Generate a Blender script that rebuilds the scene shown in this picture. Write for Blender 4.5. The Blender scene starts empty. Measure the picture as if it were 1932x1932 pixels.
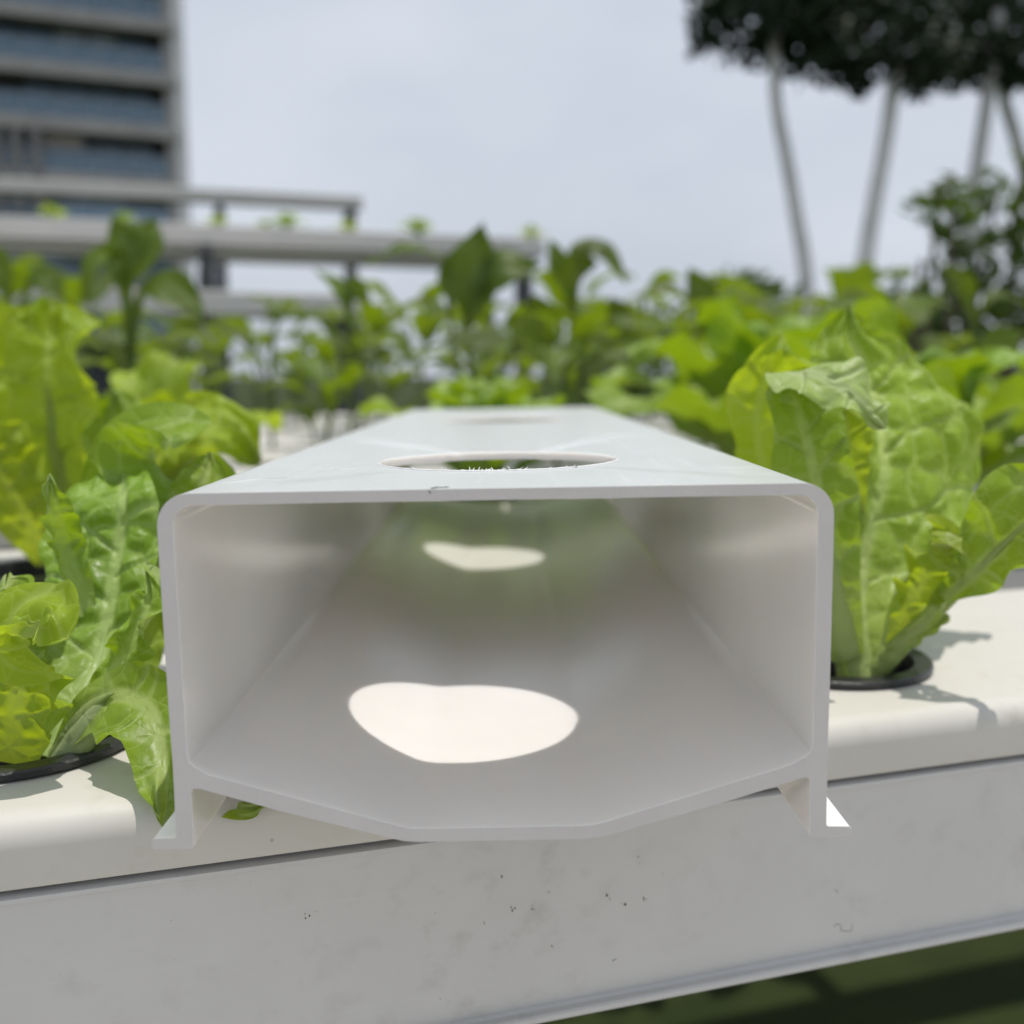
import bpy, bmesh, math, random
import numpy as np
from mathutils import Vector, Matrix
from mathutils.geometry import tessellate_polygon

# ------------------------------------------------------------------ camera, sky, sun, exposure
scene = bpy.context.scene
C = scene.collection
R = math.radians
FPX = 1936.0                       # focal length, in 1/1932 of the picture's width
PITCH = math.atan(257 / FPX)
CAMZ = 0.95
cam_d = bpy.data.cameras.new('camera')
cam = bpy.data.objects.new('camera', cam_d)
C.objects.link(cam)
cam.location = (0, 0, CAMZ)
cam.rotation_euler = (R(90) - PITCH, 0, 0)
cam_d.sensor_width = 36
cam_d.lens = 36 * FPX / 1932
cam_d.clip_start = 0.01
cam_d.clip_end = 3000
cam_d.dof.use_dof = True
cam_d.dof.focus_distance = 0.178
cam_d.dof.aperture_fstop = cam_d.lens / 2.85     # a pupil 2.85 mm wide
scene.camera = cam

SUN = Vector((0.142, 0.010, 1.0)).normalized()
elev = math.asin(SUN.z)
world = bpy.data.worlds.new('World')
scene.world = world
world.use_nodes = True
wt = world.node_tree
wt.nodes.clear()
wn = wt.nodes.new
sky = wn('ShaderNodeTexSky')
sky.sky_type = 'NISHITA'
sky.sun_disc = False
sky.sun_elevation = elev
sky.sun_rotation = math.atan2(SUN.x, SUN.y)
sky.dust_density = 3.0
tc = wn('ShaderNodeTexCoord')
mp = wn('ShaderNodeMapping')
mp.inputs['Scale'].default_value = (1.0, 1.0, 2.2)
nz = wn('ShaderNodeTexNoise')
nz.inputs['Scale'].default_value = 2.1
nz.inputs['Detail'].default_value = 4
nz.inputs['Roughness'].default_value = 0.5
cr = wn('ShaderNodeValToRGB')
cr.color_ramp.elements[0].position = 0.33
cr.color_ramp.elements[0].color = (0.535, 0.58, 0.665, 1)
cr.color_ramp.elements[1].position = 0.68
cr.color_ramp.elements[1].color = (0.68, 0.725, 0.80, 1)
ml = wn('ShaderNodeMix')
ml.data_type = 'RGBA'
ml.blend_type = 'MULTIPLY'
ml.inputs[0].default_value = 1
ml.inputs[7].default_value = (10, 10, 10, 1)
mx = wn('ShaderNodeMix')
mx.data_type = 'RGBA'
mx.inputs[0].default_value = 0.88
bg = wn('ShaderNodeBackground')
bg.inputs[1].default_value = 0.1
wo = wn('ShaderNodeOutputWorld')
L = wt.links.new
L(tc.outputs['Generated'], mp.inputs[0])
L(mp.outputs[0], nz.inputs['Vector'])
L(nz.outputs[0], cr.inputs[0])
L(cr.outputs[0], ml.inputs[6])
L(sky.outputs[0], mx.inputs[6])
L(ml.outputs[2], mx.inputs[7])
L(mx.outputs[2], bg.inputs[0])
L(bg.outputs[0], wo.inputs[0])

sd = bpy.data.lights.new('sun', 'SUN')
sd.energy = 3.05
sd.angle = R(0.53)
sd.color = (1.0, 0.945, 0.885)
so = bpy.data.objects.new('sun', sd)
C.objects.link(so)
so.rotation_euler = SUN.to_track_quat('Z', 'Y').to_euler()
so.location = (0, 0, 20)

scene.view_settings.view_transform = 'Standard'
scene.view_settings.look = 'None'
scene.view_settings.exposure = 0.12
scene.view_settings.gamma = 1.0
scene.render.engine = 'CYCLES'
scene.cycles.max_bounces = 10
scene.cycles.diffuse_bounces = 9
scene.cycles.transmission_bounces = 6
scene.cycles.transparent_max_bounces = 6
scene.cycles.use_denoising = True

rng = random.Random(7)


# ------------------------------------------------------------------ helpers
def P(px, py, Y):
    """world point at depth Y seen at picture position (px, py) on a 1932 grid"""
    r, u = px - 966.0, 966.0 - py
    y = FPX * math.cos(PITCH) + u * math.sin(PITCH)
    z = -FPX * math.sin(PITCH) + u * math.cos(PITCH)
    k = Y / y
    return Vector((r * k, Y, CAMZ + z * k))


def proj(v):
    x, y, z = v[0], v[1], v[2] - CAMZ
    d = y * math.cos(PITCH) - z * math.sin(PITCH)
    u = y * math.sin(PITCH) + z * math.cos(PITCH)
    return (966 + FPX * x / d, 966 - FPX * u / d, d)


def tag(o, label=None, cat=None, group=None, kind=None):
    if label:
        o['label'] = label
    if cat:
        o['category'] = cat
    if group:
        o['group'] = group
    if kind:
        o['kind'] = kind
    return o


def empty(name, loc, rz=0.0):
    o = bpy.data.objects.new(name, None)
    C.objects.link(o)
    o.location = loc
    o.rotation_euler = (0, 0, rz)
    o.empty_display_size = 0.01
    return o


def link(name, me, mat=None, parent=None):
    o = bpy.data.objects.new(name, me)
    C.objects.link(o)
    if mat is not None and len(me.materials) == 0:
        me.materials.append(mat)
    if parent is not None:
        o.parent = parent
    return o


def copy_tree(o, parent=None):
    c = o.copy()
    C.objects.link(c)
    if parent is not None:
        c.parent = parent
        c.matrix_parent_inverse = o.matrix_parent_inverse.copy()
    for ch in list(o.children):
        copy_tree(ch, c)
    return c


def bm_mesh(name, bm, smooth_angle=None):
    bm.normal_update()
    if smooth_angle is not None:
        for f in bm.faces:
            f.smooth = True
        for e in bm.edges:
            if len(e.link_faces) == 2:
                e.smooth = e.calc_face_angle(3.0) < R(smooth_angle)
            else:
                e.smooth = True
    me = bpy.data.meshes.new(name)
    bm.to_mesh(me)
    bm.free()
    return me


def add_box(bm, c, s, rz=0.0):
    m = Matrix.Translation(c) @ Matrix.Rotation(rz, 4, 'Z') @ Matrix.Diagonal((s[0], s[1], s[2], 1))
    bmesh.ops.create_cube(bm, size=1, matrix=m)


def add_tube(bm, pts, radii, n=8, cap=True):
    pts = [Vector(p) for p in pts]
    rings = []
    for i, p in enumerate(pts):
        t = (pts[min(i + 1, len(pts) - 1)] - pts[max(i - 1, 0)]).normalized()
        a = Vector((1, 0, 0)) if abs(t.x) < 0.8 else Vector((0, 1, 0))
        s = t.cross(a).normalized()
        w = t.cross(s)
        rings.append([bm.verts.new(p + (s * math.cos(2 * math.pi * k / n) + w * math.sin(2 * math.pi * k / n)) * radii[i]) for k in range(n)])
    for a, b in zip(rings[:-1], rings[1:]):
        for k in range(n):
            f = bm.faces.new((a[k], a[(k + 1) % n], b[(k + 1) % n], b[k]))
            f.smooth = True
    if cap:
        bm.faces.new(rings[0][::-1])
        bm.faces.new(rings[-1])


def catmull(ctrl, n):
    ctrl = np.asarray(ctrl, float)
    if ctrl.ndim == 1:
        ctrl = ctrl[:, None]
    k = len(ctrl)
    t = np.linspace(0, k - 1, n)
    i = np.clip(t.astype(int), 0, k - 2)
    f = (t - i)[:, None]
    p1, p2 = ctrl[i], ctrl[i + 1]
    p0 = np.where((i > 0)[:, None], ctrl[np.maximum(i - 1, 0)], 2 * p1 - p2)
    p3 = np.where((i < k - 2)[:, None], ctrl[np.minimum(i + 2, k - 1)], 2 * p2 - p1)
    return 0.5 * (2 * p1 + (p2 - p0) * f + (2 * p0 - 5 * p1 + 4 * p2 - p3) * f ** 2 + (3 * p1 - p0 - 3 * p2 + p3) * f ** 3)


def hash2(x, y, s):
    v = np.sin(x * 127.1 + y * 311.7 + s * 74.7) * 43758.5453
    return v - np.floor(v)


def vnoise(x, y, s):
    xi, yi = np.floor(x), np.floor(y)
    fx, fy = x - xi, y - yi
    fx, fy = fx * fx * (3 - 2 * fx), fy * fy * (3 - 2 * fy)
    a, b = hash2(xi, yi, s), hash2(xi + 1, yi, s)
    c, d = hash2(xi, yi + 1, s), hash2(xi + 1, yi + 1, s)
    return (a * (1 - fx) + b * fx) * (1 - fy) + (c * (1 - fx) + d * fx) * fy - 0.5


def voro(x, y, s):
    xi, yi = np.floor(x), np.floor(y)
    f1 = np.full(x.shape, 9.0)
    f2 = np.full(x.shape, 9.0)
    for dx in (-1, 0, 1):
        for dy in (-1, 0, 1):
            cx, cy = xi + dx, yi + dy
            px = cx + 0.15 + 0.7 * hash2(cx, cy, s)
            py = cy + 0.15 + 0.7 * hash2(cx, cy, s + 5.3)
            d = np.hypot(x - px, y - py)
            f2 = np.minimum(f2, np.maximum(f1, d))
            f1 = np.minimum(f1, d)
    return f1, f2


def sstep(a, b, x):
    t = np.clip((x - a) / (b - a), 0, 1)
    return t * t * (3 - 2 * t)


def leaf(name, mid, wl, wr, nh, nu=12, nv=18, ruf=0.0, rfreq=5.0, bub=0.0, cell=0.006, curl_l=0.25, curl_r=0.25,
         seed=1, rnd=0.18, serr=0.0, pet=0.0, pet_end=0.4, vsp=0.011, cross=0.0, pale=0.4, spatter=0.0):
    """a leaf blade grown along the midrib points MID (metres) with half widths WL / WR (metres)"""
    m = catmull([tuple(p) for p in mid], nv)
    k = len(mid)

    def along(a):
        a = [a] * k if np.isscalar(a) else a
        return catmull(a, nv)[:, 0]
    wl_, wr_ = np.maximum(along(wl), 1e-5), np.maximum(along(wr), 1e-5)
    cl, crr = along(curl_l), along(curl_r)
    seg = np.linalg.norm(np.diff(m, axis=0), axis=1)
    dist = np.concatenate([[0], np.cumsum(seg)])
    LEN = dist[-1]
    v = dist / LEN
    if rnd > 0:
        q = np.clip((v - (1 - rnd)) / rnd, 0, 0.995)
        rr = np.sqrt(1 - q * q)
        wl_, wr_ = wl_ * rr, wr_ * rr
    T = np.gradient(m, axis=0)
    T /= np.linalg.norm(T, axis=1)[:, None] + 1e-12
    nh = np.asarray(nh, float)
    N = catmull([tuple(x) for x in nh], nv) if nh.ndim == 2 else np.tile(nh, (nv, 1))
    S = np.cross(T, N)
    S /= np.linalg.norm(S, axis=1)[:, None] + 1e-12
    N = np.cross(S, T)
    s = np.linspace(-1, 1, nu)
    s = np.sign(s) * np.abs(s) ** 0.9
    sg, vg = np.meshgrid(s, v)
    right = sg >= 0
    w = np.where(right, wr_[:, None], wl_[:, None])
    cu = np.where(right, crr[:, None], cl[:, None])
    cu = np.where(np.abs(cu) < 1e-3, 1e-3, cu)
    d = sg * w                                   # signed arc distance from the midrib
    y = vg * LEN
    if serr > 0:
        e = 1 + serr * (vnoise(y / 0.004, np.sign(sg) * 3.0, seed) + 0.8 * vnoise(y / 0.012, np.sign(sg) * 5.0, seed + 2)) * np.abs(sg) ** 3
        w = w * e
    a = np.abs(sg)
    phi = a * cu
    rad = w / cu
    xs = np.sign(sg) * rad * np.sin(phi)
    hz = rad * (1 - np.cos(phi))
    # local frame of the rolled surface
    nx, nzv = -np.sign(sg) * np.sin(phi), np.cos(phi)
    # veins
    ad = np.abs(d)
    tcrd = y - 0.75 * ad + 0.25 * ad * ad / (w + 1e-4) + 0.004 * vnoise(ad / 0.01, y / 0.012, seed + 3) + np.sign(sg) * 0.0031
    ph = tcrd / vsp
    fr = np.abs(ph - np.floor(ph) - 0.5) * vsp
    vw = 0.00075 * (1 - 0.5 * a)
    lat = 1 - sstep(vw * 0.4, vw * 1.5, fr)
    mr = 0.0016 * (1 - 0.7 * vg) + 0.0004
    midv = 1 - sstep(mr * 0.5, mr * 1.6, ad)
    f1, f2 = voro(d / cell + 40 + 0.35 * vnoise(d / 0.004, y / 0.004, seed + 8), y / cell + 40 + 0.35 * vnoise(d / 0.004, y / 0.004, seed + 9), seed)
    ed = (f2 - f1)
    ret = 1 - sstep(0.03, 0.15, ed)
    vein = np.maximum(np.maximum(midv, lat * 0.9), ret * 0.5)
    # relief: blisters between the veins, ruffles toward the rim
    dome = sstep(0.0, 0.75, ed) * (0.55 + 1.1 * np.clip(vnoise(d / 0.013, y / 0.013, seed + 4) + 0.5, 0, 1))
    disp = bub * dome * (1 - 0.9 * midv) * (1 - 0.6 * lat) * sstep(0.08, 0.3, vg)
    disp = disp + bub * 1.2 * (1 - lat) * sstep(0.12, 0.4, vg) * 0.4
    if ruf > 0:
        env = a ** 2.2 * sstep(0.15, 0.45, vg)
        disp = disp + ruf * env * (np.sin(y / LEN * rfreq * 6.283 + np.sign(sg) * 1.3 + seed) + 1.3 * vnoise(y / LEN * rfreq * 1.7 + 9, np.sign(sg) * 7.0 + a * 1.5, seed + 6))
        tipenv = sstep(0.7, 1.0, vg) * (1 - a ** 2)
        disp = disp + ruf * 0.8 * tipenv * np.sin(sg * rfreq * 2.2 + seed * 2.0)
    disp = disp + 0.004 * LEN / 0.08 * vnoise(d / 0.025 + 3, y / 0.025, seed + 11) * sstep(0.1, 0.4, vg)
    px = xs + nx * disp
    pz = hz + nzv * disp
    X = m[:, None, :] + S[:, None, :] * px[:, :, None] + N[:, None, :] * pz[:, :, None]
    verts = X.reshape(-1, 3)
    idx = np.arange(nu * nv).reshape(nv, nu)
    quads = np.stack([idx[:-1, :-1], idx[:-1, 1:], idx[1:, 1:], idx[1:, :-1]], -1).reshape(-1, 4)
    vein = vein.reshape(-1)
    al = vg.reshape(-1)
    faces = quads.tolist()
    if pet > 0:                                  # the thick pale midrib / petiole, an oval tube fading into the blade
        np_ = max(6, int(nv * pet_end))
        n8 = 10
        base = len(verts)
        ring = []
        for i in range(np_):
            f = i / (np_ - 1)
            r0 = pet * (1 - 0.93 * f ** 1.3)
            an = np.arange(n8) / n8 * 2 * np.pi
            ring.append(m[i] + S[i] * (np.cos(an)[:, None] * r0) + N[i] * ((np.sin(an) * 0.75 - 0.45)[:, None] * r0))
        verts = np.concatenate([verts] + ring)
        vein = np.concatenate([vein, np.full(np_ * n8, 1.0)])
        al = np.concatenate([al, np.repeat(v[:np_] * 0.7, n8)])
        for i in range(np_ - 1):
            for q in range(n8):
                a0 = base + i * n8 + q
                a1 = base + i * n8 + (q + 1) % n8
                faces.append([a0, a1, a1 + n8, a0 + n8])
    me = bpy.data.meshes.new(name)
    me.from_pydata(verts.tolist(), [], faces)
    me.polygons.foreach_set('use_smooth', [True] * len(me.polygons))
    at = me.attributes.new('vein', 'FLOAT', 'POINT')
    at.data.foreach_set('value', vein.astype(np.float32))
    at = me.attributes.new('along', 'FLOAT', 'POINT')
    at.data.foreach_set('value', al.astype(np.float32))
    me.update()
    return me


# ------------------------------------------------------------------ materials
def new_mat(name):
    m = bpy.data.materials.new(name)
    m.use_nodes = True
    nt = m.node_tree
    nt.nodes.clear()
    return m, nt, nt.nodes.new, nt.links.new


def mixc(nt, f, a, b, blend='MIX'):
    n = nt.nodes.new('ShaderNodeMix')
    n.data_type = 'RGBA'
    n.blend_type = blend
    for sock, val in ((n.inputs[0], f), (n.inputs[6], a), (n.inputs[7], b)):
        if isinstance(val, bpy.types.NodeSocket):
            nt.links.new(val, sock)
        elif isinstance(val, (int, float)):
            sock.default_value = val
        else:
            sock.default_value = (*val, 1)
    return n.outputs[2]


def noise(nt, scale, detail=3, rough=0.55, vec=None, dist=0.0):
    n = nt.nodes.new('ShaderNodeTexNoise')
    n.inputs['Scale'].default_value = scale
    n.inputs['Detail'].default_value = detail
    n.inputs['Roughness'].default_value = rough
    n.inputs['Distortion'].default_value = dist
    if vec is not None:
        nt.links.new(vec, n.inputs['Vector'])
    return n.outputs[0]


def ramp(nt, src, stops):
    n = nt.nodes.new('ShaderNodeValToRGB')
    e = n.color_ramp.elements
    while len(e) < len(stops):
        e.new(0.5)
    for i, (p, c) in enumerate(stops):
        e[i].position = p
        c = (c, c, c) if isinstance(c, (int, float)) else c
        e[i].color = (*c, 1)
    nt.links.new(src, n.inputs[0])
    return n.outputs[0]


def objcoord(nt, scale=(1, 1, 1)):
    t = nt.nodes.new('ShaderNodeTexCoord')
    m = nt.nodes.new('ShaderNodeMapping')
    m.inputs['Scale'].default_value = scale
    nt.links.new(t.outputs['Object'], m.inputs[0])
    return m.outputs[0]


def bump(nt, h, strength, dist):
    b = nt.nodes.new('ShaderNodeBump')
    b.inputs['Strength'].default_value = strength
    b.inputs['Distance'].default_value = dist
    nt.links.new(h, b.inputs['Height'])
    return b.outputs[0]


def principled(nt, col, rough, spec=0.5, metal=0.0, normal=None):
    p = nt.nodes.new('ShaderNodeBsdfPrincipled')
    for key, val in (('Base Color', col), ('Roughness', rough), ('Specular IOR Level', spec), ('Metallic', metal)):
        s = p.inputs[key]
        if isinstance(val, bpy.types.NodeSocket):
            nt.links.new(val, s)
        elif isinstance(val, (int, float)):
            s.default_value = val
        else:
            s.default_value = (*val, 1)
    if normal is not None:
        nt.links.new(normal, p.inputs['Normal'])
    return p


def out(nt, sh):
    o = nt.nodes.new('ShaderNodeOutputMaterial')
    nt.links.new(sh, o.inputs[0])


def simple(name, col, rough=0.6, spec=0.4, metal=0.0, var=0.12, scale=8.0, bmp=0.0, bscale=200.0):
    m, nt, n, l = new_mat(name)
    v = objcoord(nt)
    f = noise(nt, scale, 4, 0.6, v)
    c = mixc(nt, ramp(nt, f, [(0.3, 0.0), (0.7, 1.0)]), tuple(x * (1 - var) for x in col), tuple(min(1, x * (1 + var)) for x in col))
    nm = bump(nt, noise(nt, bscale, 3, 0.6, v), bmp, 0.001) if bmp else None
    out(nt, principled(nt, c, rough, spec, metal, nm).outputs[0])
    return m


def leaf_mat(name, blade, basec, veinc, trans, tfac=0.45, rough=0.46, spec=0.3, hue=0.008, fine=900.0, net=210.0, vlo=0.82):
    m, nt, n, l = new_mat(name)
    av = n('ShaderNodeAttribute'); av.attribute_name = 'vein'
    aa = n('ShaderNodeAttribute'); aa.attribute_name = 'along'
    oi = n('ShaderNodeObjectInfo')
    v = objcoord(nt)
    mot = noise(nt, 90, 4, 0.6, v)
    b1 = mixc(nt, ramp(nt, mot, [(0.3, 0.0), (0.72, 1.0)]), tuple(x * 0.78 for x in blade), tuple(x * 1.22 for x in blade))
    b2 = mixc(nt, ramp(nt, aa.outputs['Fac'], [(0.08, 1.0), (0.42, 0.0)]), b1, basec)
    b3 = mixc(nt, av.outputs['Fac'], b2, mixc(nt, 0.75, b2, veinc))
    vf = n('ShaderNodeTexVoronoi'); vf.feature = 'DISTANCE_TO_EDGE'; vf.inputs['Scale'].default_value = net
    l(v, vf.inputs['Vector'])
    netl = ramp(nt, vf.outputs['Distance'], [(0.0, 0.3), (0.05, 0.0)])
    b3 = mixc(nt, netl, b3, veinc)
    puck = ramp(nt, vf.outputs['Distance'], [(0.0, 0.0), (0.35, 1.0)])
    hs = n('ShaderNodeHueSaturation')
    mr = n('ShaderNodeMapRange')
    mr.inputs['To Min'].default_value = 0.5 - hue
    mr.inputs['To Max'].default_value = 0.5 + hue
    l(oi.outputs['Random'], mr.inputs[0])
    l(mr.outputs[0], hs.inputs['Hue'])
    mv = n('ShaderNodeMapRange')
    mv.inputs['To Min'].default_value = vlo
    mv.inputs['To Max'].default_value = 1.15
    mulr = n('ShaderNodeMath'); mulr.operation = 'MULTIPLY'; mulr.inputs[1].default_value = 7.13
    frc = n('ShaderNodeMath'); frc.operation = 'FRACT'
    l(oi.outputs['Random'], mulr.inputs[0]); l(mulr.outputs[0], frc.inputs[0]); l(frc.outputs[0], mv.inputs[0])
    l(mv.outputs[0], hs.inputs['Value'])
    l(b3, hs.inputs['Color'])
    hh = n('ShaderNodeMath'); hh.operation = 'MULTIPLY_ADD'; hh.inputs[1].default_value = 0.35
    l(noise(nt, fine, 2, 0.5, v), hh.inputs[0]); l(puck, hh.inputs[2])
    nm = bump(nt, hh.outputs[0], 0.4, 0.0006)
    rg = ramp(nt, mot, [(0.3, rough - 0.07), (0.7, rough + 0.1)])
    p = principled(nt, hs.outputs[0], rg, spec, 0, nm)
    t = n('ShaderNodeBsdfTranslucent')
    tcol = mixc(nt, av.outputs['Fac'], trans, tuple(x * 0.75 for x in trans))
    tcol = mixc(nt, ramp(nt, mot, [(0.3, 0.0), (0.75, 1.0)]), tcol, tuple(x * 0.8 for x in trans))
    l(tcol, t.inputs['Color'])
    l(nm, t.inputs['Normal'])
    ms = n('ShaderNodeMixShader')
    ms.inputs[0].default_value = tfac
    l(p.outputs[0], ms.inputs[1]); l(t.outputs[0], ms.inputs[2])
    out(nt, ms.outputs[0])
    return m


M = {}
M['lettuce'] = leaf_mat('lettuce_leaf', (0.195, 0.31, 0.030), (0.36, 0.46, 0.11), (0.47, 0.59, 0.21), (0.42, 0.60, 0.008), 0.36, 0.40, 0.32)
M['pale_lettuce'] = leaf_mat('pale_lettuce_leaf', (0.34, 0.46, 0.13), (0.40, 0.50, 0.18), (0.52, 0.62, 0.30), (0.45, 0.60, 0.03), 0.3, 0.45, 0.3)  # whitened green: pale underside, with sky sheen put into the colour
M['yellow_lettuce'] = leaf_mat('yellow_lettuce_leaf', (0.27, 0.38, 0.03), (0.40, 0.49, 0.09), (0.49, 0.60, 0.16), (0.54, 0.67, 0.015), 0.5, 0.42, 0.28)
M['green'] = leaf_mat('leafy_green_leaf', (0.085, 0.14, 0.016), (0.16, 0.23, 0.05), (0.19, 0.28, 0.07), (0.27, 0.39, 0.004), 0.42, 0.42, 0.36, vlo=0.5)
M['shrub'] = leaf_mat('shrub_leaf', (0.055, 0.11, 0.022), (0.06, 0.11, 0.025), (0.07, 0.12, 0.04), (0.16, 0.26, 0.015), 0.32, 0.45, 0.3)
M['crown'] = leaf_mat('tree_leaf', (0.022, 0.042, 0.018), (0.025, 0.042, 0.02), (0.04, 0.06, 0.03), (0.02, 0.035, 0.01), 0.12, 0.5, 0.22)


def pvc(name, col, dirt, dirt_amt, scratch, rough=0.34, spec=0.5, grain_axis=1, sss=0.0):
    m, nt, n, l = new_mat(name)
    sc = [1, 1, 1]
    v = objcoord(nt)
    big = noise(nt, 22, 5, 0.62, v)
    mid = noise(nt, 160, 4, 0.6, v)
    c = mixc(nt, ramp(nt, big, [(0.35, 0.0), (0.75, 1.0)]), col, tuple(x * 0.93 for x in col))
    dm = n('ShaderNodeMath'); dm.operation = 'MULTIPLY'
    l(ramp(nt, mid, [(0.52, 0.0), (0.72, 1.0)]), dm.inputs[0])
    l(ramp(nt, noise(nt, 14, 4, 0.65, v), [(0.45, 0.0), (0.75, dirt_amt)]), dm.inputs[1])
    c = mixc(nt, dm.outputs[0], c, dirt)
    # small dark specks, few and irregular
    vo = n('ShaderNodeTexVoronoi'); vo.inputs['Scale'].default_value = 130; vo.inputs['Randomness'].default_value = 1.0
    l(v, vo.inputs['Vector'])
    sp = ramp(nt, vo.outputs['Distance'], [(0.03, 1.0), (0.075, 0.0)])
    pk = ramp(nt, noise(nt, 60, 2, 0.5, v), [(0.60, 0.0), (0.68, 1.0)])
    sm = n('ShaderNodeMath'); sm.operation = 'MULTIPLY'
    l(sp, sm.inputs[0]); l(pk, sm.inputs[1])
    s2 = n('ShaderNodeMath'); s2.operation = 'MULTIPLY'; s2.inputs[1].default_value = 0.5 * min(1, dirt_amt * 1.4)
    l(sm.outputs[0], s2.inputs[0])
    c = mixc(nt, s2.outputs[0], c, (0.10, 0.09, 0.07))
    # long fine scratches along the extrusion and a few across
    ax = [900, 900, 900]
    ax[grain_axis] = 16
    v2 = objcoord(nt, tuple(ax))
    g1 = noise(nt, 1.0, 3, 0.6, v2)
    add = n('ShaderNodeMath'); add.operation = 'MAXIMUM'; add.inputs[1].default_value = 0
    l(ramp(nt, g1, [(0.60, 0.0), (0.74, 1.0)]), add.inputs[0])
    scm = n('ShaderNodeMath'); scm.operation = 'MULTIPLY'; scm.inputs[1].default_value = scratch
    l(add.outputs[0], scm.inputs[0])
    c = mixc(nt, scm.outputs[0], c, tuple(min(1, x * 1.25) for x in col))
    rg = n('ShaderNodeMath'); rg.operation = 'MULTIPLY_ADD'
    rg.inputs[1].default_value = 0.12 if scratch > 0 else 0.0; rg.inputs[2].default_value = rough - 0.05
    l(mid, rg.inputs[0])
    rg2 = n('ShaderNodeMath'); rg2.operation = 'ADD'
    l(rg.outputs[0], rg2.inputs[0]); l(scm.outputs[0], rg2.inputs[1])
    nm = bump(nt, g1, 0.2 * (scratch - 0.12), 0.0001) if scratch > 0.15 else None
    p = principled(nt, c, rg2.outputs[0], spec, 0, nm)
    if sss > 0:
        p.inputs['Subsurface Weight'].default_value = sss
        p.inputs['Subsurface Radius'].default_value = (1.0, 0.90, 0.78)
        p.inputs['Subsurface Scale'].default_value = 0.0024
    out(nt, p.outputs[0])
    return m


M['pvc_new'] = pvc('new_white_plastic', (0.805, 0.79, 0.765), (0.79, 0.77, 0.74), 0.0, 0.0, 0.22, 0.5, 1, 1.0)
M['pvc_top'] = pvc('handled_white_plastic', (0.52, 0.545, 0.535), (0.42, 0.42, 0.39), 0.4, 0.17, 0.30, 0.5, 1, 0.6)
M['pvc_cut'] = simple('sawn_plastic', (0.57, 0.548, 0.53), 0.75, 0.25, 0, 0.04, 60, 0.2, 1100)
M['pvc_lid'] = pvc('dusty_cream_plastic', (0.555, 0.54, 0.495), (0.38, 0.36, 0.29), 0.7, 0.12, 0.5, 0.4, 0)
M['pvc_old'] = pvc('weathered_white_plastic', (0.555, 0.548, 0.535), (0.34, 0.33, 0.31), 0.6, 0.12, 0.45, 0.42, 0)
M['pot'] = simple('black_pot_plastic', (0.022, 0.023, 0.025), 0.35, 0.5, 0, 0.4, 60, 0.2, 700)
M['sponge'] = simple('dark_growing_sponge', (0.012, 0.011, 0.009), 0.95, 0.1, 0, 0.5, 150)
M['pencil'] = simple('graphite', (0.11, 0.11, 0.115), 0.6, 0.3)
M['fleck'] = simple('dark_dirt', (0.13, 0.12, 0.10), 0.9, 0.1)
M['post'] = simple('dark_painted_steel', (0.07, 0.073, 0.076), 0.5, 0.4, 0, 0.2, 6)
M['rack_pvc'] = simple('rack_white_plastic', (0.62, 0.60, 0.565), 0.45, 0.45, 0, 0.08, 3)
M['bark'] = simple('pale_grey_bark', (0.72, 0.71, 0.69), 0.8, 0.2, 0, 0.14, 9)
M['twig'] = simple('brown_twig', (0.10, 0.085, 0.06), 0.8, 0.2, 0, 0.2, 9)
M['concrete'] = simple('grey_render', (0.36, 0.345, 0.33), 0.8, 0.2, 0, 0.12, 0.6)
M['dark_wall'] = simple('balcony_shade_wall', (0.06, 0.062, 0.068), 0.6, 0.3, 0, 0.25, 0.5)  # near-black colour paints the shade inside the balcony recesses
M['white_wall'] = simple('white_render', (0.72, 0.73, 0.74), 0.7, 0.3, 0, 0.06, 0.5)
M['curtain'] = simple('grey_louvre_panel', (0.20, 0.195, 0.195), 0.7, 0.3, 0, 0.25, 0.7)


def glass_mat():
    m, nt, n, l = new_mat('blue_balustrade_glass')
    v = objcoord(nt)
    c = mixc(nt, ramp(nt, noise(nt, 2.2, 4, 0.65, v), [(0.3, 0.0), (0.7, 1.0)]), (0.045, 0.09, 0.14), (0.24, 0.33, 0.41))
    out(nt, principled(nt, c, 0.12, 0.5).outputs[0])
    return m


M['glass'] = glass_mat()
M['pale_glass'] = simple('pale_frosted_glass', (0.42, 0.47, 0.48), 0.3, 0.5, 0, 0.3, 1.5)


def lawn_mat():
    m, nt, n, l = new_mat('turf')
    v = objcoord(nt)
    a = noise(nt, 4.5, 5, 0.65, v)
    b = noise(nt, 220, 3, 0.6, v)
    c = mixc(nt, ramp(nt, a, [(0.35, 0.0), (0.7, 1.0)]), (0.022, 0.032, 0.008), (0.045, 0.055, 0.013))
    c = mixc(nt, ramp(nt, b, [(0.3, 0.0), (0.7, 0.7)]), c, (0.028, 0.045, 0.012))
    out(nt, principled(nt, c, 0.9, 0.15, 0, bump(nt, b, 0.8, 0.01)).outputs[0])
    return m


M['lawn'] = lawn_mat()

# ------------------------------------------------------------------ the setting: ground
bm = bmesh.new()
for a, b in (((-900, -900), (900, 900)),):
    n_ = 24
    g = np.concatenate([-np.geomspace(900, 2, n_), np.geomspace(2, 900, n_)])
    vs = [[bm.verts.new((x, y, 0)) for x in g] for y in g]
    for j in range(len(g) - 1):
        for i in range(len(g) - 1):
            bm.faces.new((vs[j][i], vs[j][i + 1], vs[j + 1][i + 1], vs[j + 1][i]))
lawn = link('lawn', bm_mesh('lawn', bm), M['lawn'])
tag(lawn, 'dark green turf in the shade under the growing channels', kind='structure')

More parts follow.
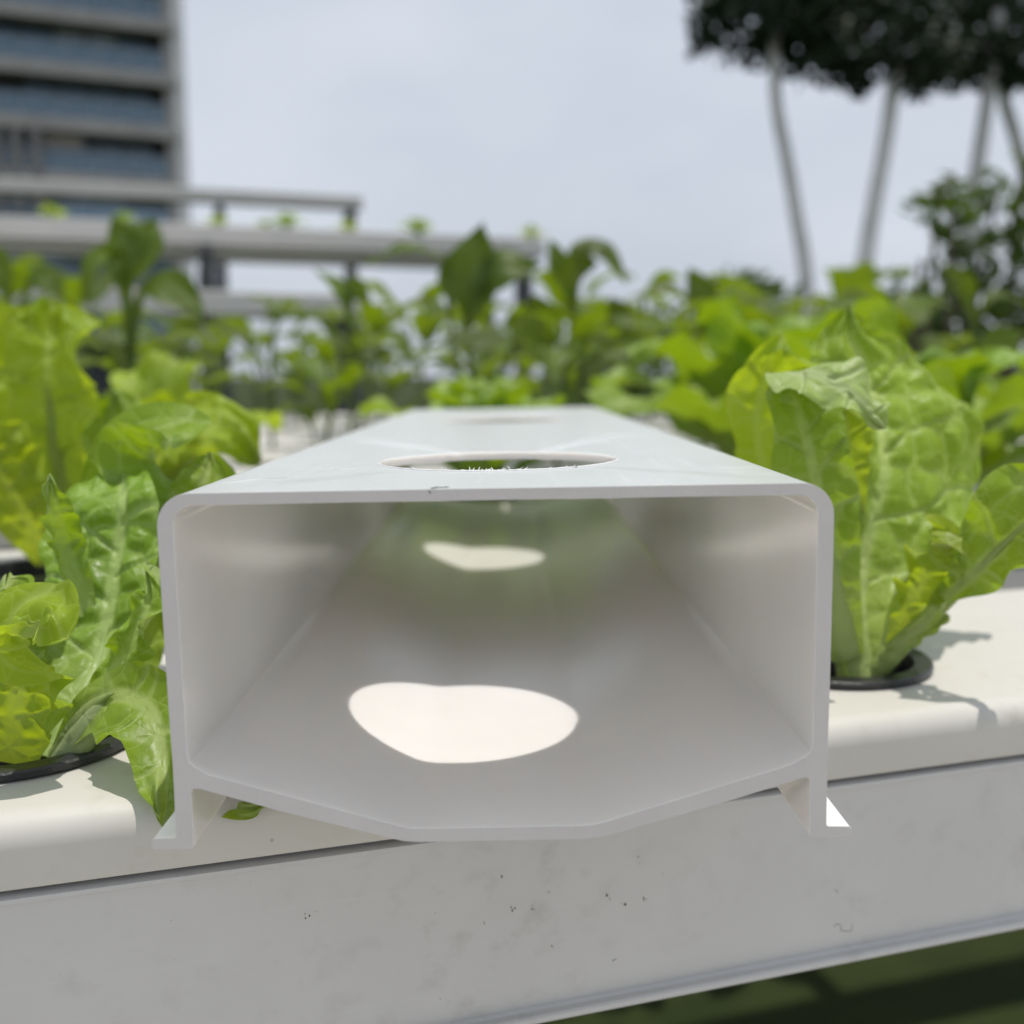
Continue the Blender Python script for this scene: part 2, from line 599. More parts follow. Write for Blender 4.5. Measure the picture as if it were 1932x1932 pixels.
bm = bmesh.new()
add_box(bm, (0, -1.56, -0.02), (24, 3.2, 0.06))
pv, pnt, pn_, pl_ = new_mat('pale_paving')
pvec = objcoord(pnt)
pc = mixc(pnt, ramp(pnt, noise(pnt, 1.4, 5, 0.6, pvec), [(0.3, 0.0), (0.7, 1.0)]), (0.50, 0.48, 0.44), (0.58, 0.555, 0.51))
out(pnt, principled(pnt, pc, 0.85, 0.2).outputs[0])
bounce_path = link('bounce_path', bm_mesh('bounce_path', bm), pv)  # unseen sunlit paving, added to throw light up onto the shaded fronts
tag(bounce_path, 'unseen pale paving added to bounce light onto the shaded channel fronts', kind='structure')

# ------------------------------------------------------------------ the growing rows: lines of channels running off to one side
RD = R(17.3)
U = Vector((math.cos(RD), math.sin(RD), 0))
NV = Vector((-math.sin(RD), math.cos(RD), 0))
LIDZ = CAMZ - 0.0729
FRONT = Vector((0.016, 0.1935, 0))          # a point on the front face of the front row
WID = 0.102
HOLE_OFF = 0.041
HOLE_R = 0.0235
PITCH_H = 0.19
HOLE0 = Vector((-0.0977, 0.1918, 0))        # the front row's hole beside the channel
T0 = (HOLE0 - FRONT).dot(U)
ROW_GAP = 0.19
NROW = 10
ROW_SHIFT = [0.0, -0.02, 0.015, -0.06, 0.03, -0.02, 0.06, 0.0, -0.05, 0.04]
KMIN, KMAX = -7, 13


def holed_strip(bm, xs0, xs1, y0, y1, z, holes, r, flip=False, depth=None, nseg=48):
    """flat strip with round holes (holes: list of centres along x, one y); optional hole walls down to depth"""
    cx = [h[0] for h in holes]
    cuts = [xs0] + [(a + b) / 2 for a, b in zip(cx[:-1], cx[1:])] + [xs1]
    for (hx, hy), a, b in zip(holes, cuts[:-1], cuts[1:]):
        ang = set(2 * math.pi * k / nseg for k in range(nseg))
        for qx, qy in ((a, y0), (b, y0), (b, y1), (a, y1)):
            ang.add(math.atan2(qy - hy, qx - hx) % (2 * math.pi))
        ang = sorted(ang)
        inner, outer = [], []
        for t in ang:
            c, s = math.cos(t), math.sin(t)
            inner.append(bm.verts.new((hx + r * c, hy + r * s, z)))
            k = 1e9
            if c > 1e-9: k = min(k, (b - hx) / c)
            if c < -1e-9: k = min(k, (a - hx) / c)
            if s > 1e-9: k = min(k, (y1 - hy) / s)
            if s < -1e-9: k = min(k, (y0 - hy) / s)
            outer.append(bm.verts.new((hx + k * c, hy + k * s, z)))
        n = len(ang)
        for i in range(n):
            j = (i + 1) % n
            f = (inner[i], outer[i], outer[j], inner[j])
            bm.faces.new(f[::-1] if flip else f)
        if depth is not None:
            low = [bm.verts.new((v.co.x, v.co.y, z - depth)) for v in inner]
            for i in range(n):
                j = (i + 1) % n
                bm.faces.new((inner[i], inner[j], low[j], low[i]))


def extrude_open(bm, pts, x0, x1, axis='x', closed=False, flip=False):
    """sweep an open outline (a, z) along an axis"""
    def mk(t, p):
        return bm.verts.new((t, p[0], p[1])) if axis == 'x' else bm.verts.new((p[0], t, p[1]))
    A = [mk(x0, p) for p in pts]
    B = [mk(x1, p) for p in pts]
    n = len(pts)
    for i in range(n if closed else n - 1):
        j = (i + 1) % n
        f = (A[i], B[i], B[j], A[j])
        bm.faces.new(f[::-1] if flip else f)


def arc(cx, cz, r, a0, a1, n):
    return [(cx + r * math.cos(R(a0 + (a1 - a0) * i / n)), cz + r * math.sin(R(a0 + (a1 - a0) * i / n))) for i in range(n + 1)]


X0 = T0 + KMIN * PITCH_H - 0.1
X1 = T0 + KMAX * PITCH_H + 0.1


def make_row():
    """local frame: x along the row, y from the front face to the back, z = 0 at the lid's top"""
    root = empty('growing_channel', (0, 0, 0))
    bm = bmesh.new()
    rr = 0.0048
    holes = [(T0 + k * PITCH_H, HOLE_OFF) for k in range(KMIN, KMAX + 1)]
    ov = 0.0012                                            # the lid's skirt stands proud of the trough
    yf, yb = -ov, WID + ov
    holed_strip(bm, X0, X1, yf + rr, yb - rr, 0.0, holes, HOLE_R, False, 0.002)
    extrude_open(bm, arc(yf + rr, -rr, rr, 90, 180, 8) + [(yf, -rr - 0.0005), (yf + .0003, -0.0118), (yf + 0.0006, -0.0124), (yf + 0.0022, -0.0124)], X0, X1, flip=True)
    extrude_open(bm, arc(yb - rr, -rr, rr, 90, 0, 8) + [(yb, -0.0118), (yb - 0.0005, -0.0124), (yb - 0.0022, -0.0124)], X0, X1)
    extrude_open(bm, [(yf + rr, -0.002), (yf + 0.0022, -0.004), (yf + 0.0022, -0.0124)], X0, X1)
    bmesh.ops.remove_doubles(bm, verts=bm.verts, dist=1e-6)
    link('lid', bm_mesh('channel_lid', bm, 30), M['pvc_lid'], root)
    bm = bmesh.new()
    t = 0.0022
    H = 0.0571
    fl = -0.0016
    gap = -0.0137
    # outer front wall: recess under the lid, a thin lip, wall, foot flange
    prof = [(0.009, -0.004), (0.009, gap), (0.0002, gap - 0.0001), (-0.0006, gap - 0.0004), (-0.0006, gap - 0.0012), (0.0, gap - 0.0016),
            (0.0041, -H + 0.0018 + 0.0006), (0.0036, -H + 0.0018), (-fl + 0.0004, -H + 0.0018), (-fl, -H + 0.0014), (-fl, -H + 0.0004), (-fl + 0.0004, -H), (0.0066, -H),
            (0.0066, -0.047), (0.034, -0.0553), (0.068, -0.0553), (WID - 0.0026, -0.046), (WID - 0.0026, -H), (WID + .004, -H), (WID + .004, -H + 0.0018), (WID, -H + 0.0018), (WID, -0.0125)]
    extrude_open(bm, prof, X0, X1, flip=True)
    prof = [(0.0042, -0.004), (0.0066, -0.044), (0.036, -0.053), (0.066, -0.053), (WID - 0.0042, -0.043), (WID - 0.0042, -0.004)]
    extrude_open(bm, prof, X0, X1)
    bmesh.ops.remove_doubles(bm, verts=bm.verts, dist=1e-6)
    link('trough', bm_mesh('channel_trough', bm, 25), M['pvc_old'], root)
    return root


ROWWORD = ['front', 'second', 'third', 'fourth', 'fifth', 'sixth', 'seventh', 'eighth', 'ninth', 'tenth']
ROWLAB = ['white growing channel across the front, its shaded side and flange in view',
          'second growing channel from the front, crossed by the cut white channel',
          'third growing channel from the front, just beyond the cut channel']


def row_origin(i):
    return Vector((FRONT.x, FRONT.y, LIDZ)) + NV * (ROW_GAP * i) + U * ROW_SHIFT[i]


def hole_pos(i, k):
    return row_origin(i) + U * (T0 + k * PITCH_H) + NV * HOLE_OFF


row0 = make_row()
rows = []
for i in range(NROW):
    r_ = row0 if i == 0 else copy_tree(row0)
    r_.location = row_origin(i)
    r_.rotation_euler = (0, 0, RD)
    tag(r_, ROWLAB[i] if i < 3 else ROWWORD[i] + ' growing channel from the front, seen only between leaves', 'growing channel', 'white growing channels set in parallel rows')
    rows.append(r_)


# marks on the front row's shaded side: flecks of dirt and a faint pencilled figure
def face_pt(px, py, proud):
    """the point of the front face (plane through FRONT, normal -NV) under a picture position"""
    d = P(px, py, 1.0) - Vector((0, 0, CAMZ))
    o = Vector((0, 0, CAMZ))
    t = (FRONT - NV * proud - o).dot(NV) / d.dot(NV)
    return o + d * t


def to_row0(p):
    q = p - row_origin(0)
    return Vector((q.dot(U), q.dot(NV), q.z))


bm = bmesh.new()
fr_ = random.Random(5)
for px, py, sz in ((945, 1650, 5), (1037, 1680, 4), (1148, 1690, 6), (1176, 1708, 7), (1214, 1697, 7), (967, 1710, 8), (1008, 1712, 5), (582, 1730, 9), (596, 1722, 4),
                   (474, 1667, 3), (325, 1736, 3), (332, 1812, 3), (912, 1742, 4), (1157, 1815, 5), (1287, 1815, 3), (1040, 1784, 4), (1578, 1680, 5),
                   (832, 1884, 3), (1205, 1612, 4), (1250, 1645, 3), (1208, 1628, 3), (114, 1841, 2), (820, 1720, 3), (1590, 1590, 2), (99, 1880, 2), (660, 1707, 2)):
    for q in range(1 if sz < 4 else 3):
        ox, oy = fr_.uniform(-sz, sz) * 0.8, fr_.uniform(-sz, sz) * 1.1
        n_ = 7
        c = to_row0(face_pt(px + ox, py + oy, 0.0))
        rs = sz * fr_.uniform(0.2, 0.48) * 0.19 / FPX
        ph = fr_.uniform(0, 6)
        st = fr_.uniform(0.5, 1.0)
        top = bm.verts.new(c + Vector((0, -0.00022, 0)))
        rim = [bm.verts.new(c + Vector((st * rs * fr_.uniform(0.5, 1.3) * math.cos(ph + 2 * math.pi * a / n_), -0.00004, rs * fr_.uniform(0.6, 1.6) * math.sin(ph + 2 * math.pi * a / n_)))) for a in range(n_)]
        for a in range(n_):
            bm.faces.new((top, rim[a], rim[(a + 1) % n_]))
fk = link('dirt_flecks', bm_mesh('dirt_flecks', bm), M['fleck'], row0)
tag(fk, kind='stuff')
bm = bmesh.new()
add_tube(bm, [to_row0(face_pt(px, py, 0.00008)) for px, py in ((1573, 1750), (1577, 1744), (1583, 1743), (1586, 1748), (1587, 1755), (1592, 1757), (1607, 1756), (1608, 1742))],
         [0.00006, 0.00009, 0.00008, 0.00009, 0.00008, 0.00009, 0.00009, 0.00006], 6)
link('pencil_mark', bm_mesh('pencil_mark', bm), M['pencil'], row0)

# a steel stand carries the rows; it shows only from the side
std = empty('channel_stand', (0, 0, 0))
tag(std, 'dark steel stand carrying the rows of growing channels', 'stand')
for t in (-0.75, 0.95, 2.1):
    bm = bmesh.new()
    a = row_origin(0) + U * t
    cc = a + NV * 0.95
    add_box(bm, (cc.x, cc.y, LIDZ - 0.0562 - 0.0155), (0.04, 1.98, 0.03), RD)
    link('rail', bm_mesh('rail', bm), M['post'], std)
    for q in (0.1, 1.8):
        bm = bmesh.new()
        b = a + NV * q
        hh = LIDZ - 0.0562 - 0.031
        add_box(bm, (b.x, b.y, hh / 2), (0.04, 0.04, hh), RD)
        link('leg', bm_mesh('stand_leg', bm), M['post'], std)

# ------------------------------------------------------------------ the cut length of channel in front
HY0 = 0.153
HLEN = 0.382
hero = empty('cut_channel', (-0.0025, HY0, CAMZ - 0.0167))
hero.rotation_euler = (0, R(-0.95), R(0.3))
tag(hero, 'short white plastic channel with an open cut end lying across the growing rows', 'channel')
hw = 0.0510
th = 0.0024


def mirror(pts):
    return [(-x, z) for x, z in pts[::-1]]


ro = 0.0050
right_out = arc(hw - ro, -ro, ro, 90, 0, 8) + [(hw, -0.030), (hw - 0.0001, -0.0430), (hw, -0.0540), (hw + 0.0002, -0.0543), (hw + 0.0036, -0.0544), (hw + 0.0039, -0.0547),
             (hw + 0.0039, -0.0559), (hw + 0.0035, -0.0562), (hw - 0.0022, -0.0562), (hw - 0.0026, -0.0558), (hw - 0.0027, -0.0470)] + \
            [(hw - 0.0030, -0.0463), (hw - 0.0040, -0.0463)] + [(0.0350, -0.05005), (0.0178, -0.0549), (0.0154, -0.0555), (0.0130, -0.0557)]
ri = 0.0030
right_in = arc(hw - th - ri, -0.0018 - ri, ri, 90, 0, 6) + [(hw - th, -0.030), (hw - th, -0.0408)] + [(hw - th - 0.0003, -0.0421), (hw - th - 0.0012, -0.0429), (0.0455, -0.04405)] + [(0.0160, -0.0530), (0.0142, -0.0534), (0.0120, -0.0535)]
outl = right_out + mirror(right_out)            # runs from the top's right end clockwise to its left end
inl = right_in + mirror(right_in)


def body_mesh():
    bm = bmesh.new()
    holes_y = [0.0515, 0.0515 + 0.190]
    # sides and underside
    extrude_open(bm, outl, 0, HLEN, axis='y')
    extrude_open(bm, inl, 0, HLEN, axis='y', flip=True)
    # top sheets with the holes: build along x then turn to y
    b2 = bmesh.new()
    xo = hw - ro
    xi = hw - th - ri
    holed_strip(b2, 0, HLEN, -xo, xo, 0.0, [(h, 0) for h in holes_y], 0.0238, True, None, 96)
    holed_strip(b2, 0, HLEN, -xi, xi, -0.0018, [(h, 0) for h in holes_y], 0.0238, False, None, 96)
    for h in holes_y:
        n_ = 96
        A = [b2.verts.new((h + 0.0238 * math.cos(2 * math.pi * k / n_), 0.0238 * math.sin(2 * math.pi * k / n_), 0)) for k in range(n_)]
        B = [b2.verts.new((v.co.x, v.co.y, -0.0018)) for v in A]
        for k in range(n_):
            b2.faces.new((A[k], A[(k + 1) % n_], B[(k + 1) % n_], B[k]))
    bmesh.ops.transform(b2, matrix=Matrix(((0, 1, 0, 0), (1, 0, 0, 0), (0, 0, 1, 0), (0, 0, 0, 1))), verts=b2.verts)
    tmp = bpy.data.meshes.new('tmp')
    b2.to_mesh(tmp)
    b2.free()
    bm.from_mesh(tmp)
    bpy.data.meshes.remove(tmp)
    # cut faces
    jr = random.Random(3)
    for y, fl in ((0.0, False), (HLEN, True)):
        def edge(z0):                       # the top sheet's own points along this cut, so that the faces share their edges
            e = sorted({round(v.co.x, 7) for v in bm.verts if abs(v.co.y - y) < 1e-6 and abs(v.co.z - z0) < 1e-6})
            lim = xo if z0 == 0 else xi
            return [(x, z0) for x in e if abs(x) < lim - 1e-5]
        loops = [[Vector((x, z, 0)) for x, z in outl + edge(0)], [Vector((x, z, 0)) for x, z in inl + edge(-0.0018)]]
        tri = tessellate_polygon(loops)
        flat = [p for lp in loops for p in lp]
        vs = [bm.verts.new((p.x, y, p.y)) for p in flat]
        for t in tri:
            try:
                bm.faces.new([vs[k] for k in (t if fl else t[::-1])])
            except ValueError:
                pass
    bmesh.ops.remove_doubles(bm, verts=bm.verts, dist=2e-6)
    bmesh.ops.recalc_face_normals(bm, faces=bm.faces)
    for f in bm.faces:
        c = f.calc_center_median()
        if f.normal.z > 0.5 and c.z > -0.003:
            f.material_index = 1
        if abs(f.normal.y) > 0.9 and (c.y < 1e-4 or c.y > HLEN - 1e-4):
            f.material_index = 2
    me = bm_mesh('cut_channel_body', bm, 32)
    me.materials.append(M['pvc_new'])
    me.materials.append(M['pvc_top'])
    me.materials.append(M['pvc_cut'])
    return me


body = link('body', body_mesh(), None, hero)
bv = body.modifiers.new('edge', 'BEVEL')
bv.width = 0.00028
bv.segments = 2
bv.limit_method = 'ANGLE'
bv.angle_limit = R(50)
bv.harden_normals = False
# shavings left by the hole saw on the front rim of the first hole
bm = bmesh.new()
br = random.Random(11)
for k in range(30):
    a = R(-90 + br.uniform(-42, 40) * (0.4 if k % 3 else 1))
    p = Vector((0.0237 * math.cos(a), 0.0515 + 0.0237 * math.sin(a), 0.0001))
    pts = [p]
    d = Vector((br.uniform(-1, 1), br.uniform(-0.2, 0.8), br.uniform(0.1, 0.8))).normalized()
    ln = br.uniform(0.00015, 0.00045)
    for q in range(4):
        d = (d + Vector((br.uniform(-1, 1), br.uniform(-0.4, 0.6), br.uniform(-0.5, 0.5))) * 0.55).normalized()
        pts.append(pts[-1] + d * ln * 0.6)
    for q in pts:
        q.z = max(q.z, 0.00005)
    add_tube(bm, pts, [0.00012, 0.00011, 0.00009, 0.00007, 0.00003], 5)
n_ = 90
ring = []
for k in range(n_ + 1):
    a = R(-172 + 164 * k / n_)
    ring.append(Vector((0.0238 * math.cos(a), 0.0515 + 0.0238 * math.sin(a), 0.00004 + 0.00005 * br.random())))
add_tube(bm, ring, [0.00014 + 0.00006 * br.random() for _ in ring], 6)
link('shavings', bm_mesh('shavings', bm), simple('white_shavings', (0.82, 0.82, 0.81), 0.5), hero).parent = hero
bm = bmesh.new()
add_tube(bm, [(-0.0100, 0.0000, -0.0004), (-0.0096, 0.0006, 0.00003), (-0.0090, 0.0016, 0.00005), (-0.0076, 0.0021, 0.00005), (-0.0070, 0.0020, 0.00004)], [0.00012, 0.00016, 0.00014, 0.0001, 0.00005], 6)
add_tube(bm, [(-0.0099, -0.00005, -0.0002), (-0.0097, -0.00006, -0.0007)], [0.00009, 0.00005], 5)
link('pencil_mark', bm_mesh('pencil_mark_top', bm), M['pencil'], hero)


def top_pt(px, py):
    d = P(px, py, 1.0) - Vector((0, 0, CAMZ))
    z = hero.location.z + 0.00002 - CAMZ
    w = Vector((0, 0, CAMZ)) + d * (z / d.z)
    inv = (Matrix.Translation(hero.location) @ hero.rotation_euler.to_matrix().to_4x4()).inverted()
    q = inv @ w
    q.z = 0.00001
    return q


sc_m = simple('pale_scratch', (0.80, 0.81, 0.80), 0.6, 0.3)
for pts, rad in ((((1135, 816), (1165, 836), (1196, 856), (1222, 869)), .00011), (((1150, 816), (1190, 842), (1228, 862)), .00009), (((420, 904), (470, 898), (540, 894)), .00007), (((1330, 889), (1390, 890), (1440, 892)), .00007),
                 (((610, 884), (650, 880), (700, 879)), .00006), (((1120, 826), (1100, 812)), .00008)):
    bm = bmesh.new()
    add_tube(bm, [top_pt(*p) for p in pts], [rad * .4] + [rad] * (len(pts) - 2) + [rad * .3], 5)
    link('scratch', bm_mesh('scratch', bm), sc_m, hero)


# ------------------------------------------------------------------ net pots
def lathe(bm, prof, n=48):
    rings = [[bm.verts.new((r * math.cos(2 * math.pi * k / n), r * math.sin(2 * math.pi * k / n), z)) for k in range(n)] for r, z in prof]
    for a, b in zip(rings[:-1], rings[1:]):
        for k in range(n):
            bm.faces.new((a[k], a[(k + 1) % n], b[(k + 1) % n], b[k]))
    return rings


def make_pot():
    root = empty('net_pot', (0, 0, 0))
    bm = bmesh.new()
    lathe(bm, [(0.0222, 0.0003), (0.0250, 0.0003), (0.0254, 0.0007), (0.0254, 0.0017), (0.0250, 0.0021), (0.0216, 0.0023), (0.0210, 0.0019), (0.0205, -0.004)])
    link('rim', bm_mesh('pot_rim', bm, 40), M['pot'], root)
    bm = bmesh.new()
    rg = lathe(bm, [(0.0222, 0.0003), (0.0205, -0.004), (0.0160, -0.045)], 32)
    bm.faces.new(rg[-1])
    link('cup', bm_mesh('pot_cup', bm, 40), M['pot'], root)
    bm = bmesh.new()
    rg = lathe(bm, [(0.0195, -0.012), (0.019, -0.008), (0.012, -0.006), (0.004, -0.007)], 20)
    bm.faces.new(rg[-1])
    link('sponge', bm_mesh('pot_sponge', bm, 60), M['sponge'], root)
    return root


pot0 = make_pot()
POTG = 'black net pots sunk in the growing channels'


def put_pot(i, k, label, first=[True]):
    o = pot0 if first[0] else copy_tree(pot0)
    first[0] = False
    p = hole_pos(i, k)
    o.location = p
    tag(o, label, 'net pot', POTG)
    return o


put_pot(0, 0, 'black net pot rim under the bumpy lettuce, beside the channel\'s left foot')
put_pot(0, 1, 'black net pot rim around the big hooded lettuce leaf by the right wall')

# ------------------------------------------------------------------ lettuces
LG = 'lettuces growing in the white channels'


def px_w(ws, Y):
    return [w * Y / FPX for w in ws]


def hero_leaf(root, pts, wl, wr, nh, mat='lettuce', res=(40, 60), label=None, **kw):
    """pts: (px, py, Y); widths in the same picture units, turned to metres at each point's own distance"""
    w = [P(*p) for p in pts]
    o = root.location
    mid = [tuple(p - o) for p in w]
    WL = [a * p[2] / FPX for a, p in zip(wl, pts)]
    WR = [a * p[2] / FPX for a, p in zip(wr, pts)]
    me = leaf('leaf', mid, WL, WR, nh, nu=res[0], nv=res[1], **kw)
    ob = link('leaf', me, M[mat], root)
    if label:
        ob['label'] = label
    return ob


CAMN = (0, -1, 0.15)
HI = (64, 90)
lt1 = empty('lettuce', hole_pos(0, 0))
tag(lt1, 'sharp bumpy lettuce beside the channel\'s left wall, one leaf drooping over the edge', 'lettuce', LG)
hero_leaf(lt1, [(95, 1430, .193), (150, 1320, .200), (190, 1225, .209), (212, 1120, .217), (230, 1020, .224), (236, 950, .227), (232, 912, .240)],
          [20, 60, 100, 132, 148, 150, 118], [20, 50, 66, 82, 82, 66, 44], [(0.1, -1, .2)] * 4 + [(0, -1, .3), (0, -.8, .6), (0, -.4, .9)], res=(100, 130),
          ruf=.0014, rfreq=3, bub=.0011, cell=.0075, curl_l=-.3, curl_r=.2, seed=3, rnd=.1, serr=.03, pet=.0022, pet_end=.5, vsp=.0125)
hero_leaf(lt1, [(165, 1160, .213), (120, 1030, .212), (100, 960, .205), (92, 895, .203)], [16, 24, 16, 5], [20, 40, 34, 6], (0.5, -1, .2), res=(30, 50),
          ruf=.001, bub=.0008, seed=9, rnd=.1, serr=.05, curl_l=.5, curl_r=.3)
hero_leaf(lt1, [(150, 1330, .214), (215, 1120, .226), (255, 960, .246), (285, 880, .250), (305, 838, .244), (318, 842, .234)],
          [14, 50, 100, 115, 105, 70], [14, 60, 110, 125, 120, 90], [(0, -1, .1)] * 3 + [(0, -1, .35), (0, -.5, .9), (0, .2, 1)], res=HI,
          ruf=.0016, rfreq=3, bub=.0007, cell=.010, seed=14, rnd=.14, curl_l=.7, curl_r=.7, serr=.03)
hero_leaf(lt1, [(250, 1200, .226), (340, 1010, .237), (385, 910, .24), (396, 852, .244)], [14, 45, 50, 6], [14, 55, 70, 8], (0.1, -1, .4), res=(40, 60), ruf=.001, bub=.0006, seed=21, rnd=.05, curl_l=.5, curl_r=.5)
hero_leaf(lt1, [(20, 1440, .190), (28, 1350, .187), (42, 1265, .183), (56, 1212, .180), (62, 1188, .175), (64, 1204, .171)],
          [60, 95, 110, 115, 105, 85], [50, 88, 98, 94, 90, 72], [(0.1, -1, .1), (0.1, -1, .1), (0.1, -1, .1), (0.1, -1, .4), (0, -.4, 1), (0, .6, .8)], mat='yellow_lettuce', res=(90, 110),
          ruf=.0030, rfreq=4, bub=.0011, cell=.006, seed=31, rnd=.1, curl_l=.25, curl_r=.3, serr=.06, vsp=.010, label='backlit yellow-green leaf with a folded frilly rim')
hero_leaf(lt1, [(100, 1438, .192), (150, 1352, .188), (215, 1308, .186), (278, 1335, .181), (304, 1430, .173), (300, 1552, .161)],
          [16, 32, 62, 72, 58, 4], [20, 55, 90, 100, 62, 4], [(-.3, -1, .5), (-.3, -1, .6), (-.1, -.8, .8), (.15, -.8, .6), (.2, -1, .2), (.1, -1, .1)], res=(80, 120),
          ruf=.0018, rfreq=3.0, bub=.0006, cell=.010, seed=44, rnd=.04, curl_l=.3, curl_r=.45, serr=.03, pet=.0030, pet_end=.4, vsp=.014, label='drooping leaf whose tip hangs over the edge')
hero_leaf(lt1, [(230, 1330, .222), (285, 1180, .230), (300, 1040, .236), (300, 960, .24)], [30, 60, 70, 50], [30, 50, 50, 40], (0, -1, .2), res=(44, 60), ruf=.002, bub=.0008, cell=.009, seed=47, rnd=.2, serr=.04)
hero_leaf(lt1, [(330, 1415, .188), (385, 1478, .181), (450, 1518, .1735), (512, 1520, .1715)], [22, 40, 36, 6], [20, 36, 34, 8], (0.1, -.7, .7), res=(40, 60), ruf=.0012, bub=.0005, seed=51, rnd=.1, serr=.05, curl_l=-.3, curl_r=-.3)
hero_leaf(lt1, [(70, 1400, .2), (45, 1260, .204), (20, 1160, .204), (12, 1095, .2)], [14, 40, 60, 40], [14, 46, 66, 50], (0.3, -1, .3), res=(50, 70), ruf=.004, rfreq=5, bub=.001, seed=61, rnd=.15, serr=.12)
hero_leaf(lt1, [(150, 1400, .196), (200, 1290, .198), (252, 1205, .198), (284, 1125, .2), (293, 1068, .205)], [10, 30, 36, 26, 8], [10, 22, 34, 24, 8], (-0.5, -1, .3), res=(44, 64), ruf=.003, rfreq=4, bub=.0009, seed=71, rnd=.12, serr=.08, curl_l=.5, curl_r=.2)
hero_leaf(lt1, [(60, 1420, .2), (100, 1260, .216), (125, 1140, .222), (120, 1075, .226)], [14, 44, 75, 50], [14, 44, 70, 50], (0.1, -1, .3), res=(44, 60), ruf=.003, rfreq=4, bub=.001, seed=81, rnd=.2, serr=.08)
hero_leaf(lt1, [(110, 1445, .19), (145, 1390, .187), (185, 1330, .187), (220, 1280, .192)], [12, 15, 14, 10], [12, 15, 14, 10], (-.4, -1, .4), res=(24, 40), seed=85, pet=.0040, pet_end=.98, mat='pale_lettuce', curl_l=.2, curl_r=.2, label='thick pale leaf stalk')

lt2 = empty('lettuce', hole_pos(0, 1))
tag(lt2, 'tall green lettuce with a pointed hooded leaf beside the channel\'s right wall', 'lettuce', LG)
hero_leaf(lt2, [(1628, 1285, .243), (1615, 1190, .246), (1622, 1090, .252), (1640, 985, .258), (1662, 880, .263), (1658, 780, .268), (1632, 690, .275), (1608, 640, .279), (1596, 580, .284)],
          [34, 48, 60, 70, 60, 90, 118, 72, 2], [34, 50, 74, 145, 235, 205, 108, 48, 2], [(0, -1, .1)] * 3 + [(.1, -1, .2), (.15, -1, .25), (.1, -1, .25), (0, -1, .2), (0, -1, .2), (0, -1, .2)], res=(100, 140),
          ruf=.0024, rfreq=4, bub=.0015, cell=.0095, seed=103, rnd=.03, curl_l=[.5, .6, .5, .4, .35, .3, .3, .2, .1], curl_r=[.5, .6, .4, .1, -.25, -.3, -.2, -.1, 0], serr=.035, pet=.0055, pet_end=.5, vsp=.018)
hero_leaf(lt2, [(1480, 702, .246), (1510, 703, .236), (1555, 713, .229), (1605, 746, .226), (1640, 785, .225), (1664, 810, .2255)], [26, 54, 66, 62, 30, 2], [34, 62, 66, 44, 20, 2],
          [(0, -1, .35)] * 6, mat='pale_lettuce', res=(90, 100), ruf=.0016, rfreq=3, bub=.0010, cell=.011, seed=111, rnd=.02, curl_l=-.85, curl_r=.25, serr=.06, label='pale margin of the big leaf folded down over its hollow')
hero_leaf(lt2, [(1618, 985, .256), (1600, 900, .253), (1590, 830, .251), (1588, 770, .250)], [20, 50, 60, 50], [16, 40, 55, 50], (0.1, -1, .1), mat='yellow_lettuce', res=(44, 60), ruf=.001, bub=.0007, cell=.010, seed=117, rnd=.2, label='yellow-green blade standing in for the sunlit hollow of the hood')  # extra yellow blade paints the light coming through the big leaf's hollow
hero_leaf(lt2, [(1600, 1240, .241), (1575, 1100, .238), (1548, 960, .237), (1520, 840, .237), (1500, 745, .239), (1492, 700, .244)], [30, 50, 74, 74, 54, 30], [30, 50, 75, 82, 70, 40],
          (0.05, -1, .12), res=(70, 100), ruf=.0016, rfreq=4, bub=.0010, cell=.0095, seed=121, rnd=.12, curl_l=.3, curl_r=.5, serr=.05, pet=.005, pet_end=.4)
hero_leaf(lt2, [(1600, 1200, .262), (1500, 1020, .272), (1445, 900, .275), (1430, 790, .275), (1450, 690, .272), (1478, 652, .264)], [20, 50, 62, 60, 56, 26], [20, 60, 84, 90, 90, 60], (0.05, -1, .2), mat='yellow_lettuce', res=HI,
          ruf=.003, rfreq=4, bub=.0008, cell=.009, seed=131, rnd=.12, serr=.06)
hero_leaf(lt2, [(1648, 1265, .243), (1720, 1195, .238), (1800, 1120, .232), (1880, 1040, .226), (1960, 965, .22), (2040, 900, .216)], [10, 14, 30, 80, 110, 60], [10, 14, 28, 66, 95, 60],
          [(-.2, -1, .5)] * 2 + [(-.2, -.9, .6)] * 4, res=(70, 100), ruf=.0034, rfreq=4, bub=.0010, cell=.007, seed=141, serr=.08, pet=.0026, pet_end=.75, curl_l=.4, curl_r=.4)
hero_leaf(lt2, [(1670, 1240, .244), (1712, 1150, .240), (1742, 1085, .237), (1762, 1040, .234), (1775, 1022, .226)], [8, 26, 46, 46, 30], [8, 30, 58, 62, 40], (-.1, -1, .35), mat='yellow_lettuce', res=(60, 80),
          ruf=.0042, rfreq=4, bub=.001, cell=.006, seed=151, serr=.1, rnd=.2)
hero_leaf(lt2, [(1640, 1275, .243), (1680, 1240, .24), (1730, 1200, .238), (1790, 1160, .236)], [8, 12, 20, 22], [8, 10, 14, 16], (-.3, -1, .6), res=(30, 40), ruf=.001, seed=161, pet=.003, pet_end=.9)
hero_leaf(lt2, [(1600, 1250, .255), (1580, 1120, .262), (1560, 1000, .268)], [20, 60, 60], [20, 70, 80], (0, -1, .2), res=(40, 50), ruf=.002, bub=.0008, seed=171)
hero_leaf(lt2, [(1650, 1250, .262), (1740, 1120, .275), (1820, 1020, .285), (1900, 960, .285)], [14, 50, 80, 60], [14, 50, 70, 60], (0, -.8, .6), res=(40, 56), ruf=.003, bub=.001, seed=173, serr=.08)

